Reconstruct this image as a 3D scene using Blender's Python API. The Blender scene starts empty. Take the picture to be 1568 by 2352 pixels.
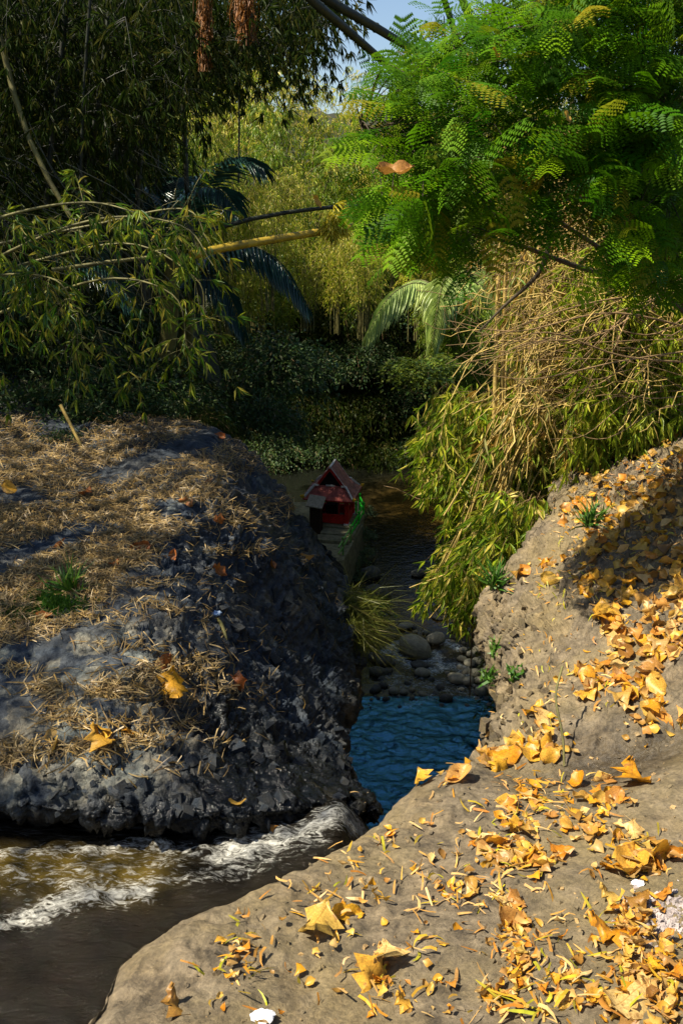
import bpy, math, random
import numpy as np
from mathutils import Vector, Matrix, Quaternion
from mathutils.bvhtree import BVHTree
random.seed(7)
rg = np.random.default_rng(7)
S = bpy.context.scene
COL = S.collection
R_ = math.radians
# ------------------------------------------------------------------ camera, sky, sun
EYE = np.array([0.0, 0.0, 1.7]); PITCH = R_(22.0); TV = math.tan(R_(32.5))
cam = bpy.data.cameras.new('camera'); camo = bpy.data.objects.new('camera', cam); COL.objects.link(camo)
camo.location = EYE; camo.rotation_euler = (R_(90) - PITCH, 0, 0)
cam.sensor_fit = 'VERTICAL'; cam.sensor_height = 36; cam.sensor_width = 24; cam.lens = 18 / TV
cam.clip_start = 0.05; cam.clip_end = 2000
S.camera = camo
SUN_TRAVEL = Vector((0.61, 0.14, -1.0)).normalized()
SUN_EL = math.asin(-SUN_TRAVEL.z)
w = bpy.data.worlds.new('World'); S.world = w; w.use_nodes = True
wn = w.node_tree; wn.nodes.clear()
sky = wn.nodes.new('ShaderNodeTexSky'); sky.sky_type = 'NISHITA'; sky.sun_disc = False
sky.sun_elevation = SUN_EL; sky.sun_rotation = math.atan2(-SUN_TRAVEL.x, -SUN_TRAVEL.y)
sky.air_density = 1.0; sky.dust_density = 1.0; sky.ozone_density = 2.0
bg = wn.nodes.new('ShaderNodeBackground'); bg.inputs[1].default_value = 0.070
wo = wn.nodes.new('ShaderNodeOutputWorld')
wn.links.new(sky.outputs[0], bg.inputs[0]); wn.links.new(bg.outputs[0], wo.inputs[0])
sl = bpy.data.lights.new('sun', 'SUN'); sl.energy = 5.0; sl.angle = R_(0.5); sl.color = (1.0, 0.90, 0.72)
so = bpy.data.objects.new('sun', sl); COL.objects.link(so); so.location = (-10, -12, 20)
so.rotation_euler = SUN_TRAVEL.to_track_quat('-Z', 'Y').to_euler()
S.view_settings.view_transform = 'Standard'; S.view_settings.look = 'None'
S.view_settings.exposure = 1.12; S.view_settings.gamma = 1.0; S.view_settings.use_curve_mapping = False
S.render.engine = 'CYCLES'

# ------------------------------------------------------------------ pixel helpers (photo measured at 1568 x 2352)
F_ = np.array([0, math.cos(PITCH), -math.sin(PITCH)]); U_ = np.array([0, math.sin(PITCH), math.cos(PITCH)])
def ray(X, Y):
    X = np.asarray(X, float); Y = np.asarray(Y, float)
    return F_ + ((X - 784) / 1176 * TV)[..., None] * np.array([1.0, 0, 0]) + ((1176 - Y) / 1176 * TV)[..., None] * U_
def atz(X, Y, z): d = ray(X, Y); t = (np.asarray(z) - EYE[2]) / d[..., 2]; return EYE + d * t[..., None]
def aty(X, Y, y): d = ray(X, Y); t = np.asarray(y) / d[..., 1]; return EYE + d * t[..., None]
def proj(P):
    P = np.asarray(P) - EYE; dep = P @ F_
    return 784 + P[..., 0] / dep / TV * 1176, 1176 - (P @ U_) / dep / TV * 1176, dep

# ------------------------------------------------------------------ noise
def _h(i, j, k, s=0):
    n = (i.astype(np.int64) * 374761393 + j.astype(np.int64) * 668265263 + k.astype(np.int64) * 2147483647 + s * 974634777)
    n = (n ^ (n >> 13)) * 1274126177 & 0x7fffffff
    n = (n ^ (n >> 15)) * 2246822519 & 0x7fffffff
    return ((n ^ (n >> 16)) & 0xffffff) / float(0xffffff)
def vnoise(P, s=0):
    i = np.floor(P); f = P - i; u = f * f * f * (f * (f * 6 - 15) + 10); r = 0
    for a in (0, 1):
        for b in (0, 1):
            for c in (0, 1):
                r = r + _h(i[:, 0] + a, i[:, 1] + b, i[:, 2] + c, s) * (u[:, 0] if a else 1 - u[:, 0]) * (u[:, 1] if b else 1 - u[:, 1]) * (u[:, 2] if c else 1 - u[:, 2])
    return r * 2 - 1
def fbm(P, sc, o=4, s=0):
    r = 0; a = 1.0; P = P * sc
    for k in range(o): r = r + a * vnoise(P, s + k); P = P * 2.03 + 3.1; a *= 0.5
    return r
def worley(P, sc, s=0):
    P = P * sc; i = np.floor(P); n = len(P); f1 = np.full(n, 9.0); f2 = np.full(n, 9.0); idv = np.zeros(n); fac = np.zeros(n)
    for a in (-1, 0, 1):
        for b in (-1, 0, 1):
            for c in (-1, 0, 1):
                ia, ib, ic = i[:, 0] + a, i[:, 1] + b, i[:, 2] + c
                h1, h2, h3 = _h(ia, ib, ic, s), _h(ia, ib, ic, s + 1), _h(ia, ib, ic, s + 2); dx, dy, dz_ = ia + h1 - P[:, 0], ib + h2 - P[:, 1], ic + h3 - P[:, 2]
                d = np.sqrt(dx ** 2 + dy ** 2 + dz_ ** 2)
                m = d < f1; fac = np.where(m, dx * (h2 - .5) * 2 + dy * (h3 - .5) * 2 + dz_ * (h1 - .5) * 2, fac); f2 = np.where(m, f1, np.minimum(f2, d)); idv = np.where(m, _h(ia, ib, ic, s + 3), idv); f1 = np.where(m, d, f1)
    return f1, f2, idv, fac
def sstep(a, b, x): t = np.clip((x - a) / (b - a), 0, 1); return t * t * (3 - 2 * t)

# ------------------------------------------------------------------ materials
def newmat(name):
    m = bpy.data.materials.new(name); m.use_nodes = True; nt = m.node_tree; nt.nodes.clear()
    return m, nt, nt.nodes.new('ShaderNodeOutputMaterial')
def nn(nt, t, **kw):
    n = nt.nodes.new(t)
    for k, v in kw.items():
        if k.startswith('i_'): n.inputs[k[2:].replace('_', ' ')].default_value = v
        else: setattr(n, k, v)
    return n
def ramp(nt, stops, src):
    r = nt.nodes.new('ShaderNodeValToRGB'); e = r.color_ramp.elements
    e[0].position = stops[0][0]; e[0].color = (*stops[0][1], 1); e[1].position = stops[1][0]; e[1].color = (*stops[1][1], 1)
    for p, c in stops[2:]: x = e.new(p); x.color = (*c, 1)
    nt.links.new(src, r.inputs[0]); return r.outputs[0]
def noise(nt, vec, sc, det=4, rough=0.55, dist=0):
    n = nn(nt, 'ShaderNodeTexNoise'); n.inputs['Scale'].default_value = sc; n.inputs['Detail'].default_value = det
    n.inputs['Roughness'].default_value = rough; n.inputs['Distortion'].default_value = dist
    if vec is not None: nt.links.new(vec, n.inputs['Vector'])
    return n.outputs[0]
def mixc(nt, f, a, b, mode='MIX'):
    m = nn(nt, 'ShaderNodeMix', data_type='RGBA', blend_type=mode)
    for s, v in ((m.inputs[0], f), (m.inputs[6], a), (m.inputs[7], b)):
        if hasattr(v, 'links'): nt.links.new(v, s)
        elif isinstance(v, (int, float)): s.default_value = v
        else: s.default_value = (*v, 1)
    return m.outputs[2]
def math_(nt, op, a, b=0.0):
    m = nn(nt, 'ShaderNodeMath', operation=op)
    for s, v in ((m.inputs[0], a), (m.inputs[1], b)):
        if hasattr(v, 'links'): nt.links.new(v, s)
        else: s.default_value = v
    return m.outputs[0]
def leafmat(name, cols, obj=False, trans=0.35, rough=0.45, spec=0.4, vein=None):
    m, nt, out = newmat(name)
    at = nn(nt, 'ShaderNodeAttribute', attribute_name='rnd').outputs['Fac']
    if obj: at = nn(nt, 'ShaderNodeObjectInfo').outputs['Random']
    n = len(cols); col = ramp(nt, [(i / max(1, n - 1), c) for i, c in enumerate(cols)], at)
    tc = nn(nt, 'ShaderNodeTexCoord').outputs['Object']
    nz = noise(nt, tc, 22, 3)
    col = mixc(nt, 1.0, col, ramp(nt, [(0.3, (0.68, 0.66, 0.6)), (0.7, (1.18, 1.15, 1.1))], nz), 'MULTIPLY')
    if vein:
        sx = nn(nt, 'ShaderNodeSeparateXYZ'); nt.links.new(tc, sx.inputs[0]); ax = math_(nt, 'ABSOLUTE', sx.outputs[0])
        wv = math_(nt, 'ABSOLUTE', math_(nt, 'SINE', math_(nt, 'MULTIPLY', math_(nt, 'SUBTRACT', sx.outputs[1], math_(nt, 'MULTIPLY', ax, .8)), 26.0)))
        vm = math_(nt, 'MINIMUM', math_(nt, 'MULTIPLY', ax, 9.0), wv)
        col = mixc(nt, 1.0, col, ramp(nt, [(0.0, (.62, .52, .40)), (.14, (1.0, 1.0, 1.0))], vm), 'MULTIPLY')
        col = mixc(nt, ramp(nt, [(.56, (0, 0, 0)), (.68, (.75, .75, .75))], noise(nt, tc, 5, 4, .6)), col, (0.20, 0.085, 0.02))
    b = nn(nt, 'ShaderNodeBsdfPrincipled'); b.inputs['Roughness'].default_value = rough
    b.inputs['Specular IOR Level'].default_value = spec
    t = nn(nt, 'ShaderNodeBsdfTranslucent'); mx = nn(nt, 'ShaderNodeMixShader'); mx.inputs[0].default_value = trans
    nt.links.new(col, b.inputs['Base Color']); nt.links.new(col, t.inputs[0])
    nt.links.new(b.outputs[0], mx.inputs[1]); nt.links.new(t.outputs[0], mx.inputs[2]); nt.links.new(mx.outputs[0], out.inputs[0])
    return m
def plain(name, c, rough=0.7, var=0.25, sc=8, bump=0.2, spec=0.3, c2=None):
    m, nt, out = newmat(name); tc = nn(nt, 'ShaderNodeTexCoord').outputs['Object']
    nz = noise(nt, tc, sc, 6, 0.65)
    lo = tuple(x * (1 - var) for x in c) if c2 is None else c2
    col = ramp(nt, [(0.35, lo), (0.65, tuple(min(1, x * (1 + var)) for x in c))], nz)
    b = nn(nt, 'ShaderNodeBsdfPrincipled'); b.inputs['Roughness'].default_value = rough; b.inputs['Specular IOR Level'].default_value = spec
    bp = nn(nt, 'ShaderNodeBump'); bp.inputs['Strength'].default_value = bump; bp.inputs['Distance'].default_value = 0.02
    nt.links.new(noise(nt, tc, sc * 5, 5, 0.7), bp.inputs['Height']); nt.links.new(bp.outputs[0], b.inputs['Normal'])
    nt.links.new(col, b.inputs['Base Color']); nt.links.new(b.outputs[0], out.inputs[0]); return m
def nn_noisec(nt, vec, sc):
    n = nn(nt, 'ShaderNodeTexNoise'); n.inputs['Scale'].default_value = sc; nt.links.new(vec, n.inputs['Vector']); return n.outputs[1]
def rockmat(name, dark, mid, light, dirt, dirt_amt=0.5, vamt=-1.0):
    m, nt, out = newmat(name); tc = nn(nt, 'ShaderNodeTexCoord').outputs['Object']
    n1 = noise(nt, tc, 1.3, 8, 0.65); n2 = noise(nt, tc, 9, 8, 0.7); n3 = noise(nt, tc, 60, 5, 0.7)
    col = ramp(nt, [(0.32, dark), (0.5, mid), (0.68, light)], n2)
    dm = ramp(nt, [(0.44, (0, 0, 0)), (0.6, (dirt_amt,) * 3)], n1)
    col = mixc(nt, dm, col, dirt)
    ce = nn(nt, 'ShaderNodeAttribute', attribute_name='cell').outputs['Fac']
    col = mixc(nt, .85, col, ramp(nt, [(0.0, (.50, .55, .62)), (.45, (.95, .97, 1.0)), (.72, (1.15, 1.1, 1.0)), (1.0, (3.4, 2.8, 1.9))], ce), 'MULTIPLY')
    col = mixc(nt, 0.9, col, ramp(nt, [(0.25, (0.5, 0.5, 0.5)), (0.5, (1.0, 1.0, 1.0)), (0.75, (1.45, 1.42, 1.35))], n3), 'MULTIPLY')
    b = nn(nt, 'ShaderNodeBsdfPrincipled'); b.inputs['Specular IOR Level'].default_value = 0.35
    nt.links.new(col, b.inputs['Base Color'])
    # wet rock near the upper stream; its darkening also paints the undercut's shade
    wa = nn(nt, 'ShaderNodeAttribute', attribute_name='wet').outputs['Fac']
    nt.links.new(mixc(nt, wa, col, mixc(nt, 1.0, col, (0.16, 0.16, 0.16), 'MULTIPLY')), b.inputs['Base Color'])
    nt.links.new(ramp(nt, [(0, (0.85,) * 3), (1, (0.18,) * 3)], wa), b.inputs['Roughness'])
    bp = nn(nt, 'ShaderNodeBump'); bp.inputs['Strength'].default_value = 0.9; bp.inputs['Distance'].default_value = 0.012
    def vor(sc):
        v = nn(nt, 'ShaderNodeTexVoronoi', feature='F1', distance='EUCLIDEAN'); v.inputs['Scale'].default_value = sc; v.inputs['Detail'].default_value = 2
        nt.links.new(mixc(nt, .10, tc, nn_noisec(nt, tc, 6)), v.inputs['Vector']); return v.outputs['Distance']
    h = math_(nt, 'ADD', n2, math_(nt, 'MULTIPLY', noise(nt, tc, 110, 6, 0.75), 0.45)); h = math_(nt, 'ADD', h, math_(nt, 'MULTIPLY', vor(22), vamt))
    h = math_(nt, 'SUBTRACT', h, math_(nt, 'MULTIPLY', math_(nt, 'GREATER_THAN', noise(nt, tc, 45, 2, .5), .64), .35))
    nt.links.new(h, bp.inputs['Height']); nt.links.new(bp.outputs[0], b.inputs['Normal']); nt.links.new(b.outputs[0], out.inputs[0]); return m

M = {}
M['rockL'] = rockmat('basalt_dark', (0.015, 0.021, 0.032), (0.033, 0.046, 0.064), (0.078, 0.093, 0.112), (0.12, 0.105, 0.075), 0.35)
M['rockR'] = rockmat('river_rock_brown', (0.042, 0.033, 0.023), (0.135, 0.105, 0.066), (0.235, 0.185, 0.12), (0.19, 0.145, 0.068), 0.7, -.5)
M['soil'] = rockmat('dark_soil', (0.008, 0.010, 0.005), (0.018, 0.022, 0.010), (0.035, 0.04, 0.015), (0.03, 0.03, 0.012), 0.5)
M['boulder'] = rockmat('boulder_grey', (0.22, 0.22, 0.18), (0.38, 0.36, 0.28), (0.52, 0.49, 0.37), (0.22, 0.21, 0.13), 0.4)
M['wetstone'] = rockmat('wet_stone', (0.04, 0.048, 0.052), (0.09, 0.10, 0.10), (0.18, 0.18, 0.16), (0.08, 0.075, 0.05), 0.5)
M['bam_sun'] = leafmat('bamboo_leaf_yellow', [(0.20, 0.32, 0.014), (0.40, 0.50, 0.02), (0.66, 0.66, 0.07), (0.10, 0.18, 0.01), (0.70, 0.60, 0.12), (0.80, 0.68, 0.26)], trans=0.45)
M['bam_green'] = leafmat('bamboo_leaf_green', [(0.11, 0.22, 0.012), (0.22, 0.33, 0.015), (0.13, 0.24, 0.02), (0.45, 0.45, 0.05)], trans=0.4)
M['bam_dark'] = leafmat('bamboo_leaf_shaded', [(0.016, 0.036, 0.004), (0.035, 0.058, 0.006), (0.02, 0.042, 0.010), (0.10, 0.10, 0.02)], trans=0.3, spec=0.12)  # shade of the left grove is put into this leaf colour
M['bam_near'] = leafmat('bamboo_leaf_near', [(0.035, 0.11, 0.007), (0.07, 0.16, 0.010), (0.30, 0.36, 0.02), (0.04, 0.11, 0.02), (0.50, 0.42, 0.06)], trans=0.4)
M['tuft'] = leafmat('tuft_leaf_yellow', [(0.45, 0.42, 0.02), (0.60, 0.50, 0.03), (0.35, 0.40, 0.02)], obj=True, trans=0.4)
M['dry'] = leafmat('dry_bamboo_leaf', [(0.42, 0.27, 0.05), (0.56, 0.38, 0.09), (0.22, 0.30, 0.02), (0.18, 0.28, 0.02), (0.64, 0.46, 0.16)], trans=0.3)
M['lime'] = leafmat('bamboo_leaf_lime', [(0.22, 0.36, 0.015), (0.38, 0.46, 0.03), (0.50, 0.48, 0.06), (0.12, 0.26, 0.015)], trans=0.4)
M['feather'] = leafmat('feathery_leaf', [(0.035, 0.13, 0.002), (0.09, 0.23, 0.003), (0.22, 0.38, 0.006), (0.05, 0.15, 0.006), (0.11, 0.26, 0.004), (0.06, 0.18, 0.003), (0.13, 0.28, 0.01), (0.03, 0.12, 0.004), (0.09, 0.22, 0.004), (0.30, 0.26, 0.02)], trans=0.45, spec=0.12)
M['feather_o'] = leafmat('feathery_leaf_single', [(0.035, 0.13, 0.002), (0.09, 0.23, 0.003), (0.22, 0.38, 0.006), (0.05, 0.15, 0.006), (0.11, 0.26, 0.004), (0.04, 0.13, 0.003), (0.10, 0.22, 0.01), (0.02, 0.09, 0.004), (0.06, 0.17, 0.004), (0.30, 0.26, 0.02)], obj=True, trans=0.45, spec=0.12)
M['bam_near_o'] = leafmat('bamboo_leaf_near_single', [(0.035, 0.11, 0.007), (0.07, 0.16, 0.010), (0.30, 0.36, 0.02), (0.04, 0.11, 0.02), (0.50, 0.42, 0.06)], obj=True, trans=0.4)
M['dry_o'] = leafmat('dry_bamboo_leaf_single', [(0.34, 0.24, 0.06), (0.40, 0.34, 0.10), (0.26, 0.17, 0.04), (0.12, 0.22, 0.02), (0.50, 0.46, 0.20)], obj=True, trans=0.3)
M['shade'] = leafmat('shrub_leaf_dark', [(0.025, 0.065, 0.016), (0.04, 0.095, 0.022), (0.09, 0.13, 0.03), (0.02, 0.07, 0.035), (0.12, 0.11, 0.05)], trans=0.25, rough=0.5, spec=0.25)
M['shrubd'] = leafmat('wall_plant_leaf', [(0.06, 0.12, 0.05), (0.10, 0.17, 0.07), (0.14, 0.20, 0.10)], trans=0.2)
M['shrub'] = leafmat('shrub_leaf_light', [(0.10, 0.19, 0.015), (0.17, 0.24, 0.02), (0.24, 0.28, 0.03)], trans=0.35)
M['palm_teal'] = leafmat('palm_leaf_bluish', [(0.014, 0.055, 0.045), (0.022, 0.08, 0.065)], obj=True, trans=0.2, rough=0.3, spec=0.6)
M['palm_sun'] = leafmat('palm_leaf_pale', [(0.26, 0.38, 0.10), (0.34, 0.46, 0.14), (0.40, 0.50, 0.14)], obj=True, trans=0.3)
FALL = [(0.55, 0.24, 0.012), (0.62, 0.32, 0.02), (0.58, 0.37, 0.08), (0.22, 0.10, 0.02), (0.62, 0.44, 0.17), (0.55, 0.21, 0.012), (0.36, 0.20, 0.06), (0.66, 0.36, 0.02), (0.50, 0.34, 0.08)]
M['fall'] = leafmat('fallen_leaf_mass', FALL, trans=0.25)
M['fall_o'] = leafmat('fallen_leaf', FALL, obj=True, trans=0.25, vein=True)
M['fall_red'] = leafmat('fallen_leaf_red', [(0.36, 0.11, 0.03), (0.42, 0.16, 0.03), (0.30, 0.13, 0.05)], obj=True, trans=0.2, vein=True)
M['straw'] = leafmat('straw', [(0.18, 0.12, 0.05), (0.30, 0.21, 0.08), (0.48, 0.36, 0.17), (0.10, 0.06, 0.025), (0.38, 0.25, 0.07)], trans=0.15)
M['straw_sun'] = leafmat('straw_yellow', [(0.46, 0.22, 0.04), (0.55, 0.32, 0.09), (0.62, 0.44, 0.20), (0.40, 0.16, 0.02), (0.55, 0.30, 0.03), (0.34, 0.36, 0.02), (0.28, 0.13, 0.03)], trans=0.15)
M['culm_dark'] = plain('culm_dark', (0.016, 0.02, 0.012), 0.5, 0.4, 6)
M['culm_yellow'] = plain('culm_yellow', (0.30, 0.21, 0.018), 0.45, 0.35, 7, 0.15, 0.4)
M['culm_tan'] = plain('culm_tan', (0.42, 0.30, 0.09), 0.6, 0.4, 6)
M['culm_olive'] = plain('culm_olive', (0.13, 0.12, 0.04), 0.6, 0.4, 6)
M['bark'] = plain('bark_dark', (0.055, 0.042, 0.025), 0.8, 0.4, 12, 0.5)
M['twig'] = plain('twig_brown', (0.20, 0.13, 0.06), 0.8, 0.4, 14, 0.4)
M['root'] = leafmat('hanging_fibre', [(0.22, 0.08, 0.015), (0.32, 0.13, 0.02), (0.10, 0.05, 0.015)], trans=0.25)
M['moss'] = leafmat('moss_green', [(0.03, 0.10, 0.01), (0.05, 0.15, 0.015), (0.10, 0.19, 0.02)], trans=0.3)
M['grass'] = leafmat('wall_grass', [(0.12, 0.15, 0.02), (0.17, 0.18, 0.03), (0.08, 0.13, 0.015), (0.26, 0.22, 0.07)], trans=0.3)
M['red'] = plain('red_paint', (0.58, 0.020, 0.012), 0.55, 0.25, 9, 0.1)
M['redb'] = plain('red_paint_board', (0.40, 0.03, 0.025), 0.5, 0.3, 9, 0.1)
M['tile'] = plain('roof_tile_red', (0.40, 0.10, 0.08), 0.6, 0.35, 5, 0.2)
M['tile_r'] = plain('roof_tile_weathered', (0.30, 0.13, 0.105), 0.6, 0.4, 7, 0.2)
M['white'] = plain('white_trim', (0.62, 0.62, 0.60), 0.6, 0.2, 9, 0.1)
M['gold'] = plain('gold_tip', (0.62, 0.38, 0.03), 0.4, 0.2, 9, 0.1)
M['black'] = plain('dark_interior', (0.012, 0.011, 0.010), 0.8, 0.3, 9, 0.1)
M['brownw'] = plain('brown_wood', (0.035, 0.018, 0.010), 0.7, 0.4, 9, 0.3)
M['sheet'] = plain('corrugated_sheet', (0.42, 0.37, 0.29), 0.6, 0.25, 12, 0.2)
M['greenp'] = plain('green_paint', (0.02, 0.62, 0.03), 0.45, 0.15, 9, 0.1)
M['greenw'] = plain('green_paint_weathered', (0.20, 0.42, 0.10), 0.6, 0.3, 9, 0.1)
M['conc'] = plain('mossy_concrete', (0.24, 0.22, 0.13), 0.85, 0.4, 5, 0.5)
M['plastic'] = plain('white_plastic', (0.80, 0.82, 0.86), 0.25, 0.08, 9, 0.1, 0.6)
M['ash'] = plain('pale_ash', (0.30, 0.26, 0.25), 0.8, 0.4, 20)
M['blue'] = plain('blue_plastic', (0.18, 0.40, 0.75), 0.35, 0.4, 25, 0.1, 0.5, (0.5, 0.55, 0.6))

# ------------------------------------------------------------------ object helpers
def link(name, me, parent=None, mat=None):
    if mat is not None: me.materials.clear(); me.materials.append(mat)
    o = bpy.data.objects.new(name, me); COL.objects.link(o)
    if parent: o.parent = parent
    return o
def mesh(name, V, Fq, attrs=None, smooth=True):
    V = np.asarray(V, np.float32); Fq = np.asarray(Fq, np.int32); me = bpy.data.meshes.new(name)
    me.vertices.add(len(V)); me.vertices.foreach_set('co', V.ravel())
    k = Fq.shape[1]; me.loops.add(Fq.size); me.loops.foreach_set('vertex_index', Fq.ravel())
    me.polygons.add(len(Fq)); me.polygons.foreach_set('loop_start', np.arange(0, Fq.size, k, dtype=np.int32))
    me.update(calc_edges=True)
    me.polygons.foreach_set('use_smooth', np.full(len(Fq), smooth))
    for a, v in (attrs or {}).items():
        at = me.attributes.new(a, 'FLOAT', 'POINT'); at.data.foreach_set('value', np.asarray(v, np.float32))
    me.update(); return me
def tag(o, label=None, cat=None, group=None, kind=None):
    if label: o['label'] = label
    if cat: o['category'] = cat
    if group: o['group'] = group
    if kind: o['kind'] = kind
    return o
def empty(name, loc=(0, 0, 0), rz=0):
    o = bpy.data.objects.new(name, None); COL.objects.link(o); o.location = loc; o.rotation_euler.z = rz; o.empty_display_size = 0.2
    return o
def copy_tree(o, parent=None):
    c = o.copy(); COL.objects.link(c); c.parent = parent
    for ch in o.children: copy_tree(ch, c)
    return c
class MB:   # polygon soup in python for hard-edged shapes
    def __init__(s): s.v = []; s.f = []
    def add(s, vs, fs):
        n = len(s.v); s.v += [tuple(x) for x in vs]; s.f += [tuple(i + n for i in f) for f in fs]; return s
    def box(s, c, d, rz=0, tilt=None):
        q = Matrix.Rotation(rz, 3, 'Z')
        if tilt: q = q @ Matrix.Rotation(tilt[0], 3, 'X') @ Matrix.Rotation(tilt[1], 3, 'Y')
        vs = [Vector(c) + q @ Vector((a * d[0] / 2, b * d[1] / 2, e * d[2] / 2)) for a in (-1, 1) for b in (-1, 1) for e in (-1, 1)]
        return s.add(vs, [(0, 1, 3, 2), (4, 6, 7, 5), (0, 4, 5, 1), (2, 3, 7, 6), (0, 2, 6, 4), (1, 5, 7, 3)])
    def bar(s, a, b, wd, ht):
        a = Vector(a); b = Vector(b); t = (b - a).normalized(); sd = t.cross(Vector((0, 0, 1)))
        sd = sd.normalized() if sd.length > 1e-3 else Vector((1, 0, 0)); up = sd.cross(t)
        vs = [p + sd * i * wd / 2 + up * j * ht / 2 for p in (a, b) for i, j in ((-1, -1), (1, -1), (1, 1), (-1, 1))]
        return s.add(vs, [(3, 2, 1, 0), (4, 5, 6, 7), (0, 1, 5, 4), (1, 2, 6, 5), (2, 3, 7, 6), (3, 0, 4, 7)])
    def prism(s, poly, off):
        n = len(poly); off = Vector(off); vs = [Vector(p) for p in poly] + [Vector(p) + off for p in poly]
        return s.add(vs, [tuple(range(n))[::-1], tuple(range(n, 2 * n))] + [(i, (i + 1) % n, n + (i + 1) % n, n + i) for i in range(n)])
    def build(s, name, mat, parent=None, bevel=0):
        me = bpy.data.meshes.new(name); me.from_pydata(s.v, [], s.f); me.update()
        o = link(name, me, parent, mat)
        if bevel: b = o.modifiers.new('bevel', 'BEVEL'); b.width = bevel; b.segments = 2
        return o
def tubes(curves, sides=5):     # curves: list of (pts Nx3, radii N) -> V, F, rnd
    VV = []; FF = []; RR = []; off = 0
    for pts, rad in curves:
        pts = np.asarray(pts, float); n = len(pts); rad = np.broadcast_to(rad, (n,))
        t = np.gradient(pts, axis=0); t /= np.linalg.norm(t, axis=1)[:, None] + 1e-9
        ref = np.array([0.31, 0.2, 0.93]) if abs(t[n // 2][2]) < 0.85 else np.array([1.0, 0.1, 0])
        a = np.cross(t, ref); a /= np.linalg.norm(a, axis=1)[:, None] + 1e-9; b = np.cross(t, a)
        th = np.arange(sides) / sides * 2 * np.pi
        V = pts[:, None] + rad[:, None, None] * (np.cos(th)[None, :, None] * a[:, None] + np.sin(th)[None, :, None] * b[:, None])
        i = np.arange(n - 1)[:, None] * sides; j = np.arange(sides)[None]; j2 = (j + 1) % sides
        FF.append(np.stack([i + j, i + j2, i + sides + j2, i + sides + j], -1).reshape(-1, 4) + off)
        VV.append(V.reshape(-1, 3)); RR.append(np.full(n * sides, random.random())); off += n * sides
    return np.concatenate(VV), np.concatenate(FF), np.concatenate(RR)
def tube_obj(name, curves, mat, parent=None, sides=5):
    V, F, r = tubes(curves, sides); return link(name, mesh(name, V, F, {'rnd': r}), parent, mat)
def bez(pts, n=14):
    pts = np.asarray(pts, float); k = len(pts)
    if k == 2: t = np.linspace(0, 1, n)[:, None]; return pts[0] * (1 - t) + pts[1] * t
    s = np.linspace(0, k - 1, n); i = np.clip(s.astype(int), 0, k - 2); f = (s - i)[:, None]
    P = np.vstack([2 * pts[0] - pts[1], pts, 2 * pts[-1] - pts[-2]])
    a, b, c, d = P[i], P[i + 1], P[i + 2], P[i + 3]
    return 0.5 * (2 * b + (c - a) * f + (2 * a - 5 * b + 4 * c - d) * f ** 2 + (3 * b - a - 3 * c + d) * f ** 3)
def culm(pts, r, n=40, seg=0.35, taper=0.6):   # bamboo stem with swollen nodes
    P = bez(pts, n); L = np.r_[0, np.cumsum(np.linalg.norm(np.diff(P, axis=0), axis=1))]; tot = L[-1]
    ss = [];
    for k in range(int(tot / seg) + 1):
        c = k * seg; ss += [c - 0.16 * seg, c - 0.02, c, c + 0.02]
    ss = np.unique(np.clip(ss + [0, tot], 0, tot)); ph = np.abs((ss / seg) - np.round(ss / seg)) * seg
    Q = np.stack([np.interp(ss, L, P[:, i]) for i in range(3)], 1)
    return Q, r * (1 - (1 - taper) * ss / tot) * np.where(ph < 0.01, 1.16, 1.0)

# leaf protos: y forward, z normal
P_RH = (np.array([[0, 0, 0], [-.5, .38, .06], [.5, .38, .06], [0, 1, -.10]], float), np.array([[0, 2, 3], [0, 3, 1]]))
P_LANCE = (np.array([[0, 0, 0], [-.32, .12, .05], [0, .14, 0], [.32, .12, .05], [-.5, .38, .07], [0, .40, 0], [.5, .38, .07], [-.3, .72, 0], [0, .74, -.05], [.3, .72, 0], [0, 1, -.18]], float),
           np.array([[0, 2, 1], [0, 3, 2], [1, 2, 5], [1, 5, 4], [2, 3, 6], [2, 6, 5], [4, 5, 8], [4, 8, 7], [5, 6, 9], [5, 9, 8], [7, 8, 10], [8, 9, 10]]))
def frames(P, D, N, L, W):
    D = D / (np.linalg.norm(D, axis=1)[:, None] + 1e-9); X = np.cross(D, N); X /= np.linalg.norm(X, axis=1)[:, None] + 1e-9; Z = np.cross(X, D)
    L = np.broadcast_to(L, (len(P),)); W = np.broadcast_to(W, (len(P),)); T = np.zeros((len(P), 4, 4)); T[:, 3, 3] = 1
    T[:, :3, 0] = X * W[:, None]; T[:, :3, 1] = D * L[:, None]; T[:, :3, 2] = Z * L[:, None]; T[:, :3, 3] = P
    return T
def rnd_dirs(n): v = rg.normal(size=(n, 3)); return v / np.linalg.norm(v, axis=1)[:, None]
def joined(protos, T, rnd=None):
    rnd = rg.random(len(T)) if rnd is None else rnd
    VV = []; FF = []; RR = []; off = 0; which = rg.integers(0, len(protos), len(T))
    for k, (v, f) in enumerate(protos):
        t = T[which == k]
        if not len(t): continue
        V = np.einsum('nij,vj->nvi', t[:, :3, :3], v) + t[:, None, :3, 3]
        FF.append((f[None] + (np.arange(len(t)) * len(v))[:, None, None]).reshape(-1, f.shape[1]) + off)
        VV.append(V.reshape(-1, 3)); RR.append(np.repeat(rnd[which == k], len(v))); off += len(t) * len(v)
    return np.concatenate(VV), np.concatenate(FF), np.concatenate(RR)
def stuff(name, protos, T, mat, parent=None, rnd=None, smooth=False):
    V, F, r = joined(protos, T, rnd); o = link(name, mesh(name, V, F, {'rnd': r, 'cell': r}, smooth), parent, mat); o['kind'] = 'stuff'; return o
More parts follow.
